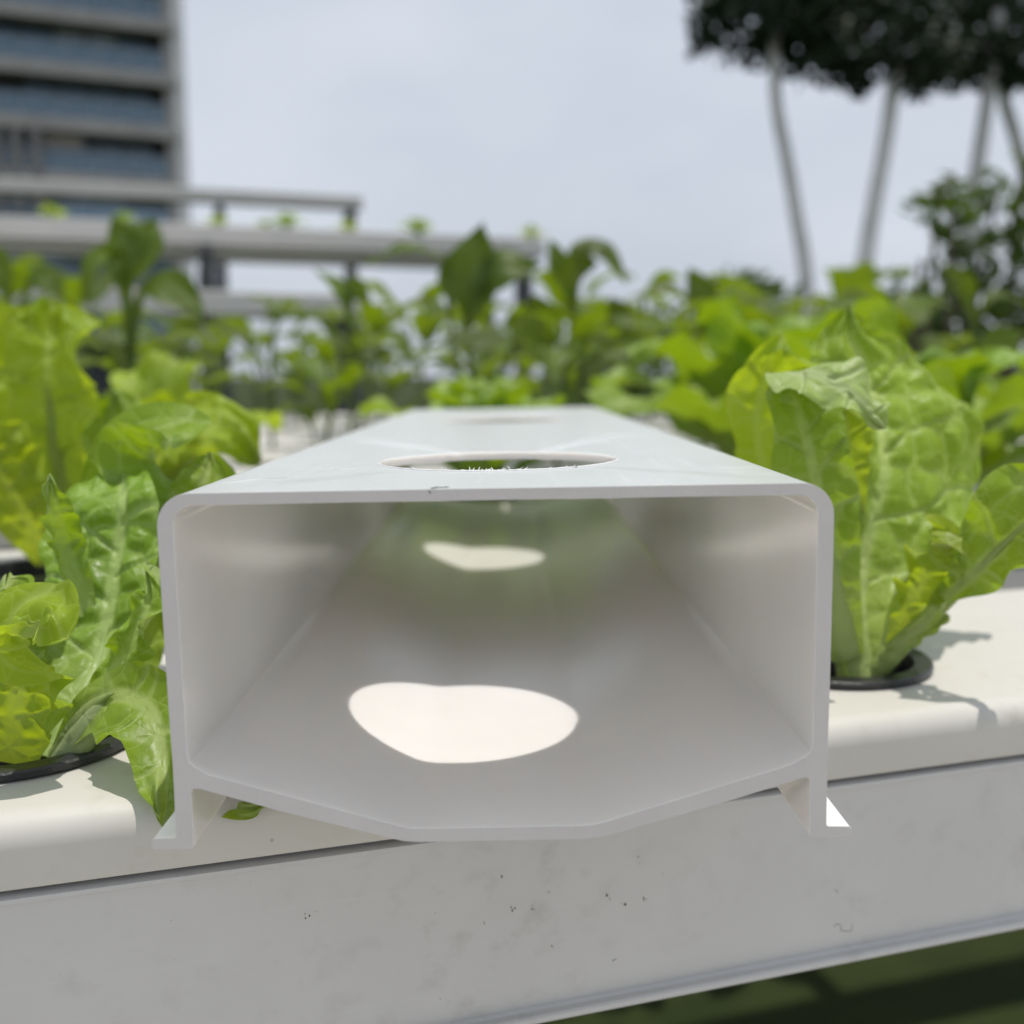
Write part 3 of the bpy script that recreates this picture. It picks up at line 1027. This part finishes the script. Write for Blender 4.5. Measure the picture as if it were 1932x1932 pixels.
# second row: big blurred lettuce on the left, another on the right
put_pot(1, 0, 'black net pot in the second channel behind the bumpy lettuce')
lt3 = empty('lettuce', hole_pos(1, 0))
tag(lt3, 'large yellow-green lettuce with broad upright leaves behind the sharp bumpy one', 'lettuce', LG)
hero_leaf(lt3, [(130, 1060, .37), (115, 930, .366), (95, 780, .36), (88, 660, .36), (95, 572, .368)], [26, 70, 115, 110, 60], [26, 80, 92, 92, 80], (0.1, -1, .15), mat='yellow_lettuce', res=(50, 70),
          ruf=.006, rfreq=3.5, bub=.002, cell=.014, seed=203, rnd=.12, pet=.006, pet_end=.6, vsp=.017, curl_l=.3, curl_r=.5)
hero_leaf(lt3, [(150, 1060, .37), (210, 950, .362), (280, 850, .352), (360, 790, .345), (440, 800, .338), (492, 872, .334)], [20, 40, 50, 45, 45, 10], [20, 60, 100, 110, 95, 30],
          [(0, -1, .4), (0, -1, .5), (0, -.9, .7), (.1, -.7, .9), (.2, -.7, .8), (.3, -.8, .5)], mat='yellow_lettuce', res=(50, 70), ruf=.005, rfreq=4, bub=.0016, cell=.012, seed=211, rnd=.1, serr=.05)
hero_leaf(lt3, [(90, 1060, .36), (40, 960, .345), (-20, 860, .335), (-60, 790, .33)], [20, 60, 80, 50], [20, 60, 90, 60], (0.3, -1, .4), mat='yellow_lettuce', res=(40, 60), ruf=.006, bub=.0016, seed=221)
hero_leaf(lt3, [(120, 1060, .375), (180, 930, .385), (215, 800, .39), (225, 735, .39)], [20, 50, 60, 30], [20, 60, 70, 40], (0, -1, .2), res=(36, 50), ruf=.005, bub=.0014, seed=231)
hero_leaf(lt3, [(100, 1060, .38), (60, 900, .40), (20, 740, .41), (0, 650, .41)], [20, 60, 90, 60], [20, 60, 90, 60], (0, -1, .2), mat='yellow_lettuce', res=(36, 50), ruf=.006, bub=.0014, seed=241)


# ------------------------------------------------------------------ plant prototypes for the blurred rows
def proto_lettuce(seed, h, spread, n, mat):
    r = random.Random(seed)
    root = empty('lettuce', (0, 0, 0))
    for i in range(n):
        az = i * 2.399 + r.uniform(-.3, .3)
        f = i / (n - 1)
        out_ = spread * (0.95 - 0.75 * f) * r.uniform(.85, 1.15)
        hh = h * (0.45 + 0.55 * f) * r.uniform(.85, 1.1)
        d = Vector((math.cos(az), math.sin(az), 0))
        pts = [Vector((0, 0, -.004)) + d * .004, d * out_ * .25 + Vector((0, 0, hh * .42)), d * out_ * .62 + Vector((0, 0, hh * .82)), d * out_ + Vector((0, 0, hh)), d * out_ * 1.22 + Vector((0, 0, hh * .93))]
        w = h * r.uniform(.26, .36)
        nh = [tuple(-d + Vector((0, 0, .25)))] * 2 + [tuple(-d * .7 + Vector((0, 0, .7)))] + [tuple(-d * .2 + Vector((0, 0, 1)))] * 2
        me = leaf('leaf', [tuple(p) for p in pts], [w * .14, w * .4, w * .9, w, w * .7], [w * .14, w * .4, w * .9, w, w * .7], nh, nu=17, nv=22, ruf=h * .05, rfreq=4, bub=.0012, cell=.013,
                  seed=seed * 13 + i, rnd=.2, serr=.05, pet=.0028, pet_end=.6, curl_l=.4, curl_r=.4)
        link('leaf', me, M[mat], root)
    return root


def proto_green(seed, h, n, mat='green'):
    r = random.Random(seed)
    root = empty('leafy_green', (0, 0, 0))
    bm = bmesh.new()
    lean = Vector((r.uniform(-.02, .02), r.uniform(-.02, .02), 0))
    st = [Vector((0, 0, -.005)), lean * .3 + Vector((0, 0, h * .22)), lean + Vector((0, 0, h * .5))]
    add_tube(bm, st, [.0034, .003, .002], 8)
    me = bm_mesh('stem', bm)
    for nm, val in (('vein', 1.0), ('along', .2)):
        at = me.attributes.new(nm, 'FLOAT', 'POINT')
        at.data.foreach_set('value', [val] * len(me.vertices))
    link('stem', me, M[mat], root)
    for i in range(n):
        az = i * 2.399 + r.uniform(-.35, .35)
        f = (i + .5) / n
        d = Vector((math.cos(az), math.sin(az), 0))
        b = st[1].lerp(st[2], f) if f > .3 else st[0].lerp(st[1], f / .3)
        up = h * (.5 + .5 * f) * r.uniform(.85, 1.08)
        o1 = h * r.uniform(.14, .26) * (1.15 - .6 * f)
        bl = h * r.uniform(.34, .48)
        e = b.copy()
        e += d * o1
        e.z = up
        droop = r.uniform(-.5, .75) * (1.1 - .6 * f)
        tip = e + d * bl * .85 + Vector((0, 0, -bl * droop * .55 + bl * .25 * f))
        midp = e.lerp(tip, .5) + Vector((0, 0, bl * .16))
        pts = [b, b.lerp(e, .5) + d * o1 * .12 + Vector((0, 0, .2 * (up - b.z))), e, midp, tip]
        w = bl * r.uniform(.3, .42)
        nh = [tuple(-d + Vector((0, 0, .4)))] * 2 + [tuple(-d * .5 + Vector((0, 0, .9)))] * 2 + [tuple(d * .1 + Vector((0, 0, 1)))]
        me = leaf('leaf', [tuple(p) for p in pts], [.0012, .0012, w * .75, w, .0008], [.0012, .0012, w * .75, w, .0008], nh, nu=11, nv=24, ruf=bl * .03, rfreq=3, bub=.0004, cell=.02,
                  seed=seed * 17 + i, rnd=.03, pet=.0017, pet_end=.72, vsp=.012, curl_l=.35, curl_r=.35)
        link('leaf', me, M[mat], root)
    return root


LP = [proto_lettuce(301, .085, .075, 13, 'lettuce'), proto_lettuce(302, .07, .08, 13, 'yellow_lettuce'), proto_lettuce(303, .10, .07, 13, 'lettuce'), proto_lettuce(304, .068, .08, 12, 'lettuce')]
GP = [proto_green(401, .20, 6), proto_green(402, .17, 6), proto_green(403, .23, 6), proto_green(404, .15, 7), proto_green(405, .19, 7)]
used = set()
GG = 'leafy greens growing in the white channels'


def place(protos, pi, loc, rz, sc, label, cat, group):
    p = protos[pi]
    key = id(p)
    o = p if key not in used else copy_tree(p)
    used.add(key)
    o.location = loc
    o.rotation_euler = (0, 0, rz)
    o.scale = (sc, sc, sc)
    tag(o, label, cat, group)
    return o


ORD = ['first', 'second', 'third', 'fourth', 'fifth', 'sixth', 'seventh', 'eighth', 'ninth', 'tenth', 'eleventh', 'twelfth']
pr_ = random.Random(23)
SKIP = {(0, 0), (0, 1), (1, 0)}
LOOKL = ['loose green', 'low yellow-green', 'upright green', 'small pale']
LOOKG = ['tall', 'bushy', 'tallest', 'short', 'full']
for i in range(NROW):
    cells = []
    for k in range(KMIN, KMAX + 1):
        p = hole_pos(i, k)
        x, y, d = proj(p)
        if p.y < 0.15 or x < -260 or x > 2200:
            continue
        on = -0.095 < p.x + 0.0025 < 0.09 and p.y < HY0 + HLEN + 0.03
        cells.append((x, k, p, on))
    left = sorted([c for c in cells if c[0] < 935], key=lambda c: -c[0])
    rightc = sorted([c for c in cells if c[0] >= 935], key=lambda c: c[0])
    for side, lst in (('left', left), ('right', rightc)):
        n = 0
        for x, k, p, on in lst:
            if on:
                continue
            n += 1
            if (i, k) in SKIP:
                continue
            where_ = lambda n: f'{ORD[n-1]} plant to the {side} of the channel in the {ROWWORD[i]} row'
            rz, sc = pr_.uniform(0, 6.28), pr_.uniform(.9, 1.15) * (1.0 if i < 2 else 1.12) * (1.75 if i == 2 and 1100 < x < 1650 else 1.0)
            if i <= 2:
                pi = pr_.randrange(4)
                place(LP, pi, p, rz, sc, f'{LOOKL[pi]} lettuce, {where_(n)}', 'lettuce', LG)
                if i <= 1:
                    put_pot(i, k, f'black net pot, {where_(n)}')
            else:
                pi = pr_.randrange(5)
                sc *= {3: .55, 4: .62, 5: .68, 6: .72, 7: .78, 8: .82, 9: .85}[i] * (.98 if x < 1150 else 1.08)
                if x < 1150 and i >= 5 and pr_.random() < .18:
                    n -= 1
                    continue
                if x > 1640:
                    sc *= .78
                    if i >= 4 and pr_.random() < .65:
                        n -= 1
                        continue
                place(GP, pi, p, rz, sc, f'{LOOKG[pi]} leafy green, {where_(n)}', 'leafy green', GG)

# ------------------------------------------------------------------ tall greens that stand out against the sky (each in its own pot position)


def hero_green(base_px, Y, specs, label, mat='green'):
    b = P(base_px, 700, Y)
    b.z = LIDZ
    root = empty('leafy_green', b)
    tag(root, label, 'leafy green', GG)
    for q, (pts, w, nh) in enumerate(specs):
        pts = [(b.x, b.y, b.z)] + [tuple(P(x, y, Y + dy)) for x, y, dy in pts]
        pts = [Vector(p) - b for p in pts]
        k = len(pts)
        wm = w * Y / FPX
        prof = {3: [.05, .8, .03], 4: [.04, .35, 1.0, .03], 5: [.03, .035, .42, 1.0, .03], 6: [.04, .05, .5, 1, .9, .03]}[k]
        ws = [max(.0012, wm * a) for a in prof]
        me = leaf('leaf', [tuple(p) for p in pts], ws, ws, nh, nu=13, nv=30, ruf=wm * .12, rfreq=3, bub=.0005, cell=.02, seed=500 + q * 7 + int(base_px), rnd=.03, pet=.0016, pet_end=.6, curl_l=.35, curl_r=.35)
        link('leaf', me, M[mat], root)
    return root


UPN = (0, -.25, 1)
FCN = (0, -1, .25)
hero_green(915, .86, [([(885, 660, 0), (893, 580, 0), (890, 525, .0), (912, 420, .01)], 66, FCN), ([(885, 640, .01), (900, 545, .0), (950, 508, -.01), (1020, 498, -.01)], 46, (0, -.8, .6)),
                      ([(858, 650, .0), (838, 510, 0), (765, 480, 0), (688, 505, 0)], 30, UPN), ([(862, 690, -.02), (835, 592, -.03), (790, 575, -.03), (732, 590, -.03)], 34, UPN),
                      ([(950, 690, -.03), (985, 648, -.04), (900, 645, -.05), (800, 668, -.05)], 36, (0, -.5, .8)), ([(905, 720, -.04), (870, 690, -.05), (820, 700, -.06)], 30, UPN)],
           'tall leafy green with an arrow-shaped dark leaf rising above the rack, centre')
hero_green(1040, .92, [([(1075, 640, 0), (1075, 560, 0), (1055, 500, 0), (1040, 452, 0)], 24, FCN), ([(1080, 640, .02), (1085, 520, .02), (1120, 468, .02), (1185, 525, .0)], 40, (.1, -.5, .8)),
                       ([(1030, 690, -.02), (1035, 640, -.02), (1025, 620, -.03), (1008, 555, -.03)], 62, FCN), ([(1110, 680, 0), (1165, 640, 0), (1170, 600, 0), (1150, 560, 0)], 30, FCN),
                       ([(1100, 690, -.02), (1160, 660, -.03), (1210, 670, -.04)], 34, UPN)],
           'leafy green with a pale backlit leaf, beside the rack\'s end post')
hero_green(240, .80, [([(243, 600, 0), (240, 520, 0), (246, 472, 0), (212, 408, 0)], 52, FCN), ([(248, 600, .01), (247, 500, .01), (266, 458, .01), (290, 408, .02)], 46, (.3, -.8, .6)),
                      ([(236, 620, 0), (222, 510, 0), (185, 495, 0), (148, 570, 0)], 38, (-.2, -.7, .7)), ([(255, 640, 0), (270, 560, 0), (325, 545, -.01), (392, 612, -.02)], 40, (.1, -.8, .6)),
                      ([(262, 700, -.02), (300, 640, -.03), (360, 622, -.03), (420, 660, -.03)], 40, UPN), ([(225, 700, 0), (190, 640, 0), (130, 650, 0)], 34, UPN)],
           'tall leafy green with two top leaves in front of the rack\'s first post')
hero_green(20, .85, [([(25, 620, 0), (10, 540, 0), (-15, 500, 0), (-50, 470, 0)], 34, FCN), ([(30, 620, 0), (50, 540, 0), (80, 520, 0), (120, 560, 0)], 32, (0, -.6, .8)), ([(15, 680, 0), (0, 620, -.02), (-30, 560, -.03)], 44, FCN),
                     ([(40, 680, 0), (90, 620, 0), (130, 640, .02)], 30, UPN)],
           'leafy green at the picture edge behind the large yellow-green lettuce')
hero_green(660, .98, [([(660, 660, 0), (655, 580, 0), (640, 545, 0), (592, 508, 0)], 20, (0, -.7, .7)), ([(665, 650, 0), (660, 560, 0), (672, 545, 0), (698, 570, 0)], 22, FCN),
                      ([(655, 690, 0), (620, 620, 0), (590, 600, 0), (550, 640, 0)], 34, UPN), ([(670, 690, 0), (700, 650, 0), (740, 640, 0), (780, 690, 0)], 34, UPN)],
           'slender leafy green with a nodding leaf against the sky gap')
hero_green(510, 1.02, [([(512, 660, 0), (520, 600, 0), (505, 570, 0), (470, 555, 0)], 24, UPN), ([(515, 670, 0), (530, 600, 0), (555, 590, 0), (575, 610, 0)], 24, (0, -.6, .8)), ([(500, 700, 0), (460, 640, 0), (420, 640, 0), (390, 690, 0)], 34, UPN)],
           'leafy green with flat leaves level with the lower rack shelf')
hero_green(1330, .98, [([(1330, 660, 0), (1335, 590, 0), (1322, 550, 0), (1300, 505, 0)], 30, FCN), ([(1325, 650, 0), (1300, 570, 0), (1260, 548, 0), (1205, 560, 0)], 34, UPN), ([(1340, 650, 0), (1365, 570, 0), (1410, 545, 0), (1460, 570, 0)], 34, UPN),
                       ([(1320, 690, 0), (1270, 640, 0), (1230, 650, 0)], 34, UPN), ([(1350, 690, -.02), (1400, 630, -.02), (1450, 640, 0)], 38, (0, -.7, .7))],
           'leafy green with a pointed leaf against the pale sky')
hero_green(1560, 1.0, [([(1560, 680, 0), (1550, 610, 0), (1520, 580, 0), (1475, 560, 0)], 34, UPN), ([(1565, 680, 0), (1580, 600, 0), (1620, 575, 0), (1680, 575, 0)], 34, (0, -.6, .8)), ([(1570, 690, 0), (1610, 640, 0), (1650, 620, 0)], 36, FCN),
                       ([(1545, 700, 0), (1500, 650, 0), (1450, 650, 0)], 36, FCN)],
           'leafy green between the two pale tree trunks, behind the hooded lettuce')
hero_green(1830, 1.0, [([(1835, 650, 0), (1830, 570, 0), (1815, 535, 0), (1780, 500, 0)], 26, FCN), ([(1840, 650, 0), (1860, 580, 0), (1895, 560, 0), (1950, 575, 0)], 26, UPN), ([(1825, 690, 0), (1780, 640, 0), (1735, 640, 0)], 30, UPN),
                       ([(1845, 690, 0), (1890, 640, 0), (1940, 630, 0)], 30, (0, -.7, .7))],
           'leafy green in front of the dark shrub')

# ------------------------------------------------------------------ racks of raised channels beyond the rows


def make_rack(name, anchor_px, anchor_py, Y, length, nch, posts, label, gap=.2, sprouts=True, chh=.055):
    """anchor: the top of the near channel's end nearest the picture's middle; the rack runs from there along -U"""
    a = P(anchor_px, anchor_py, Y)
    root = empty('plant_rack', (a.x, a.y, 0))
    root.rotation_euler = (0, 0, RD)
    tag(root, label, 'plant rack', 'tiered racks of raised growing channels')
    zt = a.z
    for c in range(nch):
        bm = bmesh.new()
        y = c * gap
        pr = [(y, zt - chh), (y, zt - .002), (y + .002, zt), (y + .1, zt), (y + .102, zt - .002), (y + .102, zt - chh)]
        extrude_open(bm, pr, -length, 0, closed=True, flip=True)
        A = [v for v in bm.verts if abs(v.co.x) < 1e-6]
        B = [v for v in bm.verts if v.co.x < -length + 1e-6]
        bm.faces.new(A)
        bm.faces.new(B)
        bmesh.ops.recalc_face_normals(bm, faces=bm.faces)
        link('channel', bm_mesh('rack_channel', bm), M['rack_pvc'], root)
    D = (nch - 1) * gap + .102
    for x in posts:
        bm = bmesh.new()
        add_box(bm, (x, D / 2, zt - chh - .0165), (.03, D + .06, .03))
        link('rail', bm_mesh('rack_rail', bm), M['post'], root)
        for y in (.03, D - .03):
            bm = bmesh.new()
            h = zt - chh - .033
            add_box(bm, (x, y, h / 2), (.045, .045, h))
            link('post', bm_mesh('rack_post', bm), M['post'], root)
    return root, zt


rk1, z1 = make_rack('r1', 1028, 450, 3.3, 3.6, 3, [-.06, -1.02, -2.1, -3.2], 'long grey-white rack of raised channels whose end stands behind the arrow-leaved plant', gap=.19)
rk2, z2 = make_rack('r2', 684, 370, 4.6, 3.6, 1, [-.05, -.60, -2.0, -3.2], 'highest rack of channels, small and blurred beside the building', chh=.05)
rk3, z3 = make_rack('r3', 700, 556, 2.75, 3.6, 2, [-.05, -.95, -2.2, -3.3], 'lower rack shelf of channels just under the long grey-white rack', gap=.16)
# sprouts on the long rack
sp_r = random.Random(9)
for j, (px, scl) in enumerate(((410, .5), (545, .75), (655, .5), (790, .8), (1003, .6), (235, .5), (100, .6), (500, .45))):
    # the point of rack 1's near channel top at this picture column
    a = P(1028, 450, 3.3)
    best = min((abs(proj(a - U * t + NV * .05)[0] - px), t) for t in np.linspace(0.02, 3.2, 400))
    loc = a - U * best[1] + NV * .05
    words = ['fourth', 'fifth', 'seventh', 'eighth', 'ninth', 'third', 'first', 'sixth']
    place(LP, 1 + 2 * (j % 2), loc - Vector((0, 0, .002)), sp_r.uniform(0, 6), scl, f'{words[j]} pale seedling from the building end on top of the long rack', 'seedling', 'seedlings on the raised racks').name = 'seedling'

# ------------------------------------------------------------------ trees and shrubs


def leaf_cloud(name, centers, n, size, seed, mat, droop=.6, elong=2.2):
    """many leaf-sized six-cornered blades scattered through ellipsoid clumps ((c, r) pairs)"""
    r = np.random.RandomState(seed)
    V, F, A = [], [], []
    vol = np.array([(rr[0] * rr[1] * rr[2]) ** .8 for c, rr in centers])
    pick = r.choice(len(centers), n, p=vol / vol.sum())
    for q in range(n):
        c, rr = centers[pick[q]]
        d = r.normal(size=3)
        d /= np.linalg.norm(d)
        f = r.uniform(.3, 1.0) ** .6
        p = np.array(c) + d * np.array(rr) * f
        ax = r.normal(size=3) + d * .8
        ax[2] = ax[2] * .6 - droop
        ax /= np.linalg.norm(ax)
        s_ = np.cross(ax, r.normal(size=3))
        s_ /= np.linalg.norm(s_) + 1e-9
        nn = np.cross(ax, s_)
        L_ = size * r.uniform(.7, 1.25)
        w = L_ / elong / 2
        b = len(V)
        for (t, k, h) in ((0, 0, 0), (.3, -.85, .08), (.65, -.8, .05), (1, 0, -.1), (.65, .8, .05), (.3, .85, .08), (.5, 0, 0)):
            V.append(p + ax * L_ * (t - .3) + s_ * w * k + nn * L_ * h)
        F += [(b, b + 1, b + 6), (b + 1, b + 2, b + 6), (b + 2, b + 3, b + 6), (b + 3, b + 4, b + 6), (b + 4, b + 5, b + 6), (b + 5, b, b + 6)]
        A += [.6] * 7
    me = bpy.data.meshes.new(name)
    me.from_pydata([tuple(v) for v in V], [], F)
    for nm, vals in (('vein', [0.0] * len(V)), ('along', A)):
        at = me.attributes.new(nm, 'FLOAT', 'POINT')
        at.data.foreach_set('value', vals)
    me.materials.append(mat)
    return me


def make_tree(pts, Y, rad, crown, nleaf, size, label, seed, fork=True):
    w = [P(x, y, Y) for x, y in pts]
    base = Vector((w[-1].x + (w[-1].x - w[-2].x) * .8, Y, 0))
    root = empty('tree', base)
    tag(root, label, 'tree', 'pale-trunked trees with dark crowns')
    line = [base - base] + [p - base for p in w[::-1]]
    ext = line[-1] + (line[-1] - line[-2]).normalized() * .35
    line.append(ext)
    bm = bmesh.new()
    sm = catmull([tuple(p) for p in line], 26)
    add_tube(bm, [Vector(p) for p in sm], list(np.linspace(rad * 1.15, rad * .7, 26)), 12)
    link('trunk', bm_mesh('trunk', bm), M['bark'], root)
    r = random.Random(seed)
    cl = []
    for c, rr in crown:
        p = P(c[0], c[1], Y + c[2]) - base
        cl.append((tuple(p), rr))
        for q in range(6):                  # sprays that hang below the clump
            a_ = r.uniform(0, 6.28)
            hang = p + Vector((rr[0] * .75 * math.cos(a_), rr[1] * .9 * math.sin(a_), -rr[2] * r.uniform(.1, .5)))
            s0_ = r.uniform(.06, .11)
            cl.append((tuple(hang), (s0_, s0_, s0_ * 1.2)))
        bm = bmesh.new()
        st = Vector(sm[-5])
        mdp = st.lerp(p, .5) + Vector((r.uniform(-.1, .1), r.uniform(-.1, .1), -.05))
        lb = catmull([tuple(st), tuple(mdp), tuple(p)], 9)
        add_tube(bm, [Vector(q) for q in lb], list(np.linspace(rad * .55, rad * .12, 9)), 8)
        link('limb', bm_mesh('limb', bm), M['twig'], root)
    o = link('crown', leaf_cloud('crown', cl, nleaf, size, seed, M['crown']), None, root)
    tag(o, kind='stuff')
    return root


make_tree([(1462, 60), (1464, 190), (1482, 290), (1503, 410), (1522, 560)], 7.0, .047,
          [((1410, 18, 0), (.36, .5, .22)), ((1475, 42, .1), (.42, .5, .25)), ((1358, 34, .2), (.17, .4, .12)), ((1440, -120, .3), (.7, .8, .45)), ((1540, 70, .2), (.34, .5, .24))], 1500, .125,
          'tree whose pale trunk curves beside the open sky, its crown ending there', 61)
make_tree([(1690, 110), (1675, 240), (1652, 370), (1634, 480), (1628, 570)], 6.7, .056,
          [((1620, 60, 0), (.42, .5, .30)), ((1700, 80, .1), (.40, .5, .28)), ((1600, -100, .3), (.7, .8, .4)), ((1560, 30, .3), (.35, .5, .24)), ((1755, 128, -.1), (.26, .4, .14))], 1500, .125,
          'tree with the thicker pale trunk leaning outward under the dark crown', 62)
make_tree([(1872, 120), (1860, 210), (1848, 290), (1838, 370), (1830, 520)], 7.4, .056,
          [((1830, 70, 0), (.50, .5, .34)), ((1900, 90, .1), (.45, .5, .30)), ((1790, -80, .3), (.7, .8, .4)), ((1780, 120, .2), (.25, .4, .16))], 1500, .125,
          'tree whose pale trunk drops behind the glossy shrub', 63)
make_tree([(1880, 110), (1895, 190), (1915, 255), (1935, 330), (1965, 500)], 7.9, .05,
          [((1930, 60, 0), (.55, .5, .40)), ((1990, 80, .1), (.6, .5, .36)), ((1960, -100, .3), (.8, .8, .5))], 1450, .125,
          'slimmer pale-trunked tree slanting out at the picture edge', 64)
def make_shrub(px, top, Y, specs, nleaf, size, label, seed, mat, stems=4):
    base = P(px, 700, Y)
    base.z = 0
    root = empty('shrub', base)
    tag(root, label, 'shrub', 'dark shrubs beyond the growing rows')
    r = random.Random(seed)
    cl = []
    for (cx, cy, dy), rr in specs:
        p = P(cx, cy, Y + dy) - base
        cl.append((tuple(p), rr))
        bm = bmesh.new()
        s0 = Vector((r.uniform(-.04, .04), r.uniform(-.04, .04), 0))
        mdp = s0.lerp(p, .6) + Vector((r.uniform(-.05, .05), 0, 0))
        ln = catmull([tuple(s0), tuple(mdp), tuple(p), tuple(p + Vector((r.uniform(-.02, .02), 0, rr[2] * .8)))], 12)
        add_tube(bm, [Vector(q) for q in ln], list(np.linspace(.011, .0035, 12)), 7)
        link('stem', bm_mesh('shrub_stem', bm), M['twig'], root)
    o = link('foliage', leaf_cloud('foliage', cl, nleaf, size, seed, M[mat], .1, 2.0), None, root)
    tag(o, kind='stuff')
    return root


make_shrub(1850, 340, 2.3, [((1770, 400, 0), (.07, .1, .055)), ((1800, 372, 0), (.06, .1, .05)), ((1870, 420, .05), (.09, .12, .08)), ((1925, 370, 0), (.08, .1, .10)), ((1735, 530, 0), (.09, .1, .04)), ((1800, 470, .1), (.07, .1, .05)),
                            ((1910, 500, 0), (.10, .1, .08)), ((1840, 590, .1), (.14, .15, .09)), ((1960, 440, .1), (.1, .1, .18)), ((1900, 650, .1), (.18, .15, .11)), ((1760, 610, .2), (.12, .15, .07)), ((1780, 690, .2), (.16, .15, .07))], 640, .054,
           'glossy dark green shrub with open twigs at the picture edge', 71, 'shrub', 6)
for px, top, Y, n, lab, sd_ in ((1400, 500, 4.6, 520, 'dark rounded shrub showing above the greens under the curved trunk', 72), (1250, 560, 4.9, 420, 'dark low shrub just past the rack\'s end', 73),
                             (1580, 560, 4.8, 480, 'dark low shrub at the foot of the two pale trunks', 74), (1730, 540, 4.4, 480, 'dark shrub behind the glossy open one', 75), (1120, 610, 5.0, 380, 'dark low shrub behind the rack\'s end post', 76)):
    z = (709 - top) / FPX * Y
    make_shrub(px, top, Y, [((px, top + 60, 0), (.16, .25, .13)), ((px - 45, top + 85, .1), (.16, .25, .12)), ((px + 45, top + 80, 0), (.16, .25, .12)), ((px, top + 150, 0), (.32, .3, .2))], n, .07, lab, sd_, 'shrub')

# ------------------------------------------------------------------ the apartment tower on the far side
BY = 60.0
corner = P(355, 709, BY)
corner.z = 0
fd = Vector((-.927, -.375, 0)).normalized()      # along the facade, from the corner toward the camera's side
bk = Vector((-fd.y, fd.x, 0))
if bk.y < 0:
    bk = -bk
bang = math.atan2(fd.y, fd.x)
tower = empty('apartment_tower', corner)
tower.rotation_euler = (0, 0, bang)
tag(tower, 'grey apartment tower with long balcony bands and blue glass at the upper corner', 'building')
# local: x along the facade from the corner, y away or toward by sign
sgn = 1 if (Matrix.Rotation(bang, 3, 'Z') @ Vector((0, 1, 0))).dot(bk) > 0 else -1
BL = 18.0


def bbox(x0, x1, d0, d1, z0, z1, bm=None):
    """d: depth behind the facade line (negative stands proud)"""
    own = bm is None
    bm = bm or bmesh.new()
    add_box(bm, ((x0 + x1) / 2, sgn * (d0 + d1) / 2, (z0 + z1) / 2), (x1 - x0, abs(d1 - d0), z1 - z0))
    return bm


link('wall', bm_mesh('tower_wall', bbox(.4, BL, 1.5, 12, 0, 33)), M['dark_wall'], tower)
link('corner_column', bm_mesh('corner_column', bbox(0.12, .62, .1, 1.45, 0, 33)), M['concrete'], tower)
link('side_wall', bm_mesh('side_wall', bbox(-.55, .1, .3, 12, 0, 33)), M['white_wall'], tower)
z1_, z2_ = P(355, 65, BY).z, P(355, 265, BY).z
FH = (z1_ - z2_) / 2
z_b = z1_ - FH * 6
pane_me = bm_mesh('glass_panel', bbox(0, 1.62, .05, .09, .0, 1.12))
win_me = bm_mesh('window_pane', bbox(0, 1.5, 1.4, 1.46, .0, 2.0))
for fl in range(11):
    z = z_b + FH * fl
    if z < 0.3:
        continue
    link('floor_slab', bm_mesh('floor_slab', bbox(.0, BL, -.25, 1.49, z, z + .66)), M['concrete'], tower)
    for q in range(10):
        o = link('glass_panel', pane_me, M['glass'], tower)
        o.location = (.66 + q * 1.66, 0, z + .74)
        o = link('window', win_me.copy(), [M['glass'], M['dark_wall'], M['glass'], M['pale_glass'], M['glass']][(q * 7 + fl * 3 + q * q) % 5], tower)
        o.location = (1.3 + q * 1.66, 0, z + .76)
    link('handrail', bm_mesh('handrail', bbox(.62, BL, .02, .12, z + 1.87, z + 1.92)), M['post'], tower)
zf = z_b + FH * 3 + .75
for q in range(7):
    link('louvre', bm_mesh('louvre', bbox(7.1 + q * .95, 7.6 + q * .95, -.3, -.05, zf - 2.2, zf + FH - .82)), M['curtain'], tower)
link('screen_panel', bm_mesh('screen_panel', bbox(5.0, 7.0, .2, .4, zf, zf + 1.9)), simple('tan_blind', (.27, .24, .21), .8), tower)

zl = z_b + FH * 2
link('awning', bm_mesh('awning', bbox(.9, 6.6, -1.5, -.26, zl + .25, zl + .5)), M['white_wall'], tower)
for q in range(4):
    link('glass_panel', bm_mesh('awning_glass', bbox(.95 + q * 1.42, 2.3 + q * 1.42, -1.46, -1.42, zl - 1.1, zl + .22)), M['pale_glass'], tower)
for ob in list(bpy.data.objects):
    if ob.type == 'MESH' and len(ob.data.materials) == 0:
        ob.data.materials.append(M['concrete'])
# prototypes that were never placed go away
for pset in (LP, GP):
    for p in pset:
        if id(p) not in used:
            for ch in list(p.children):
                bpy.data.objects.remove(ch)
            bpy.data.objects.remove(p)
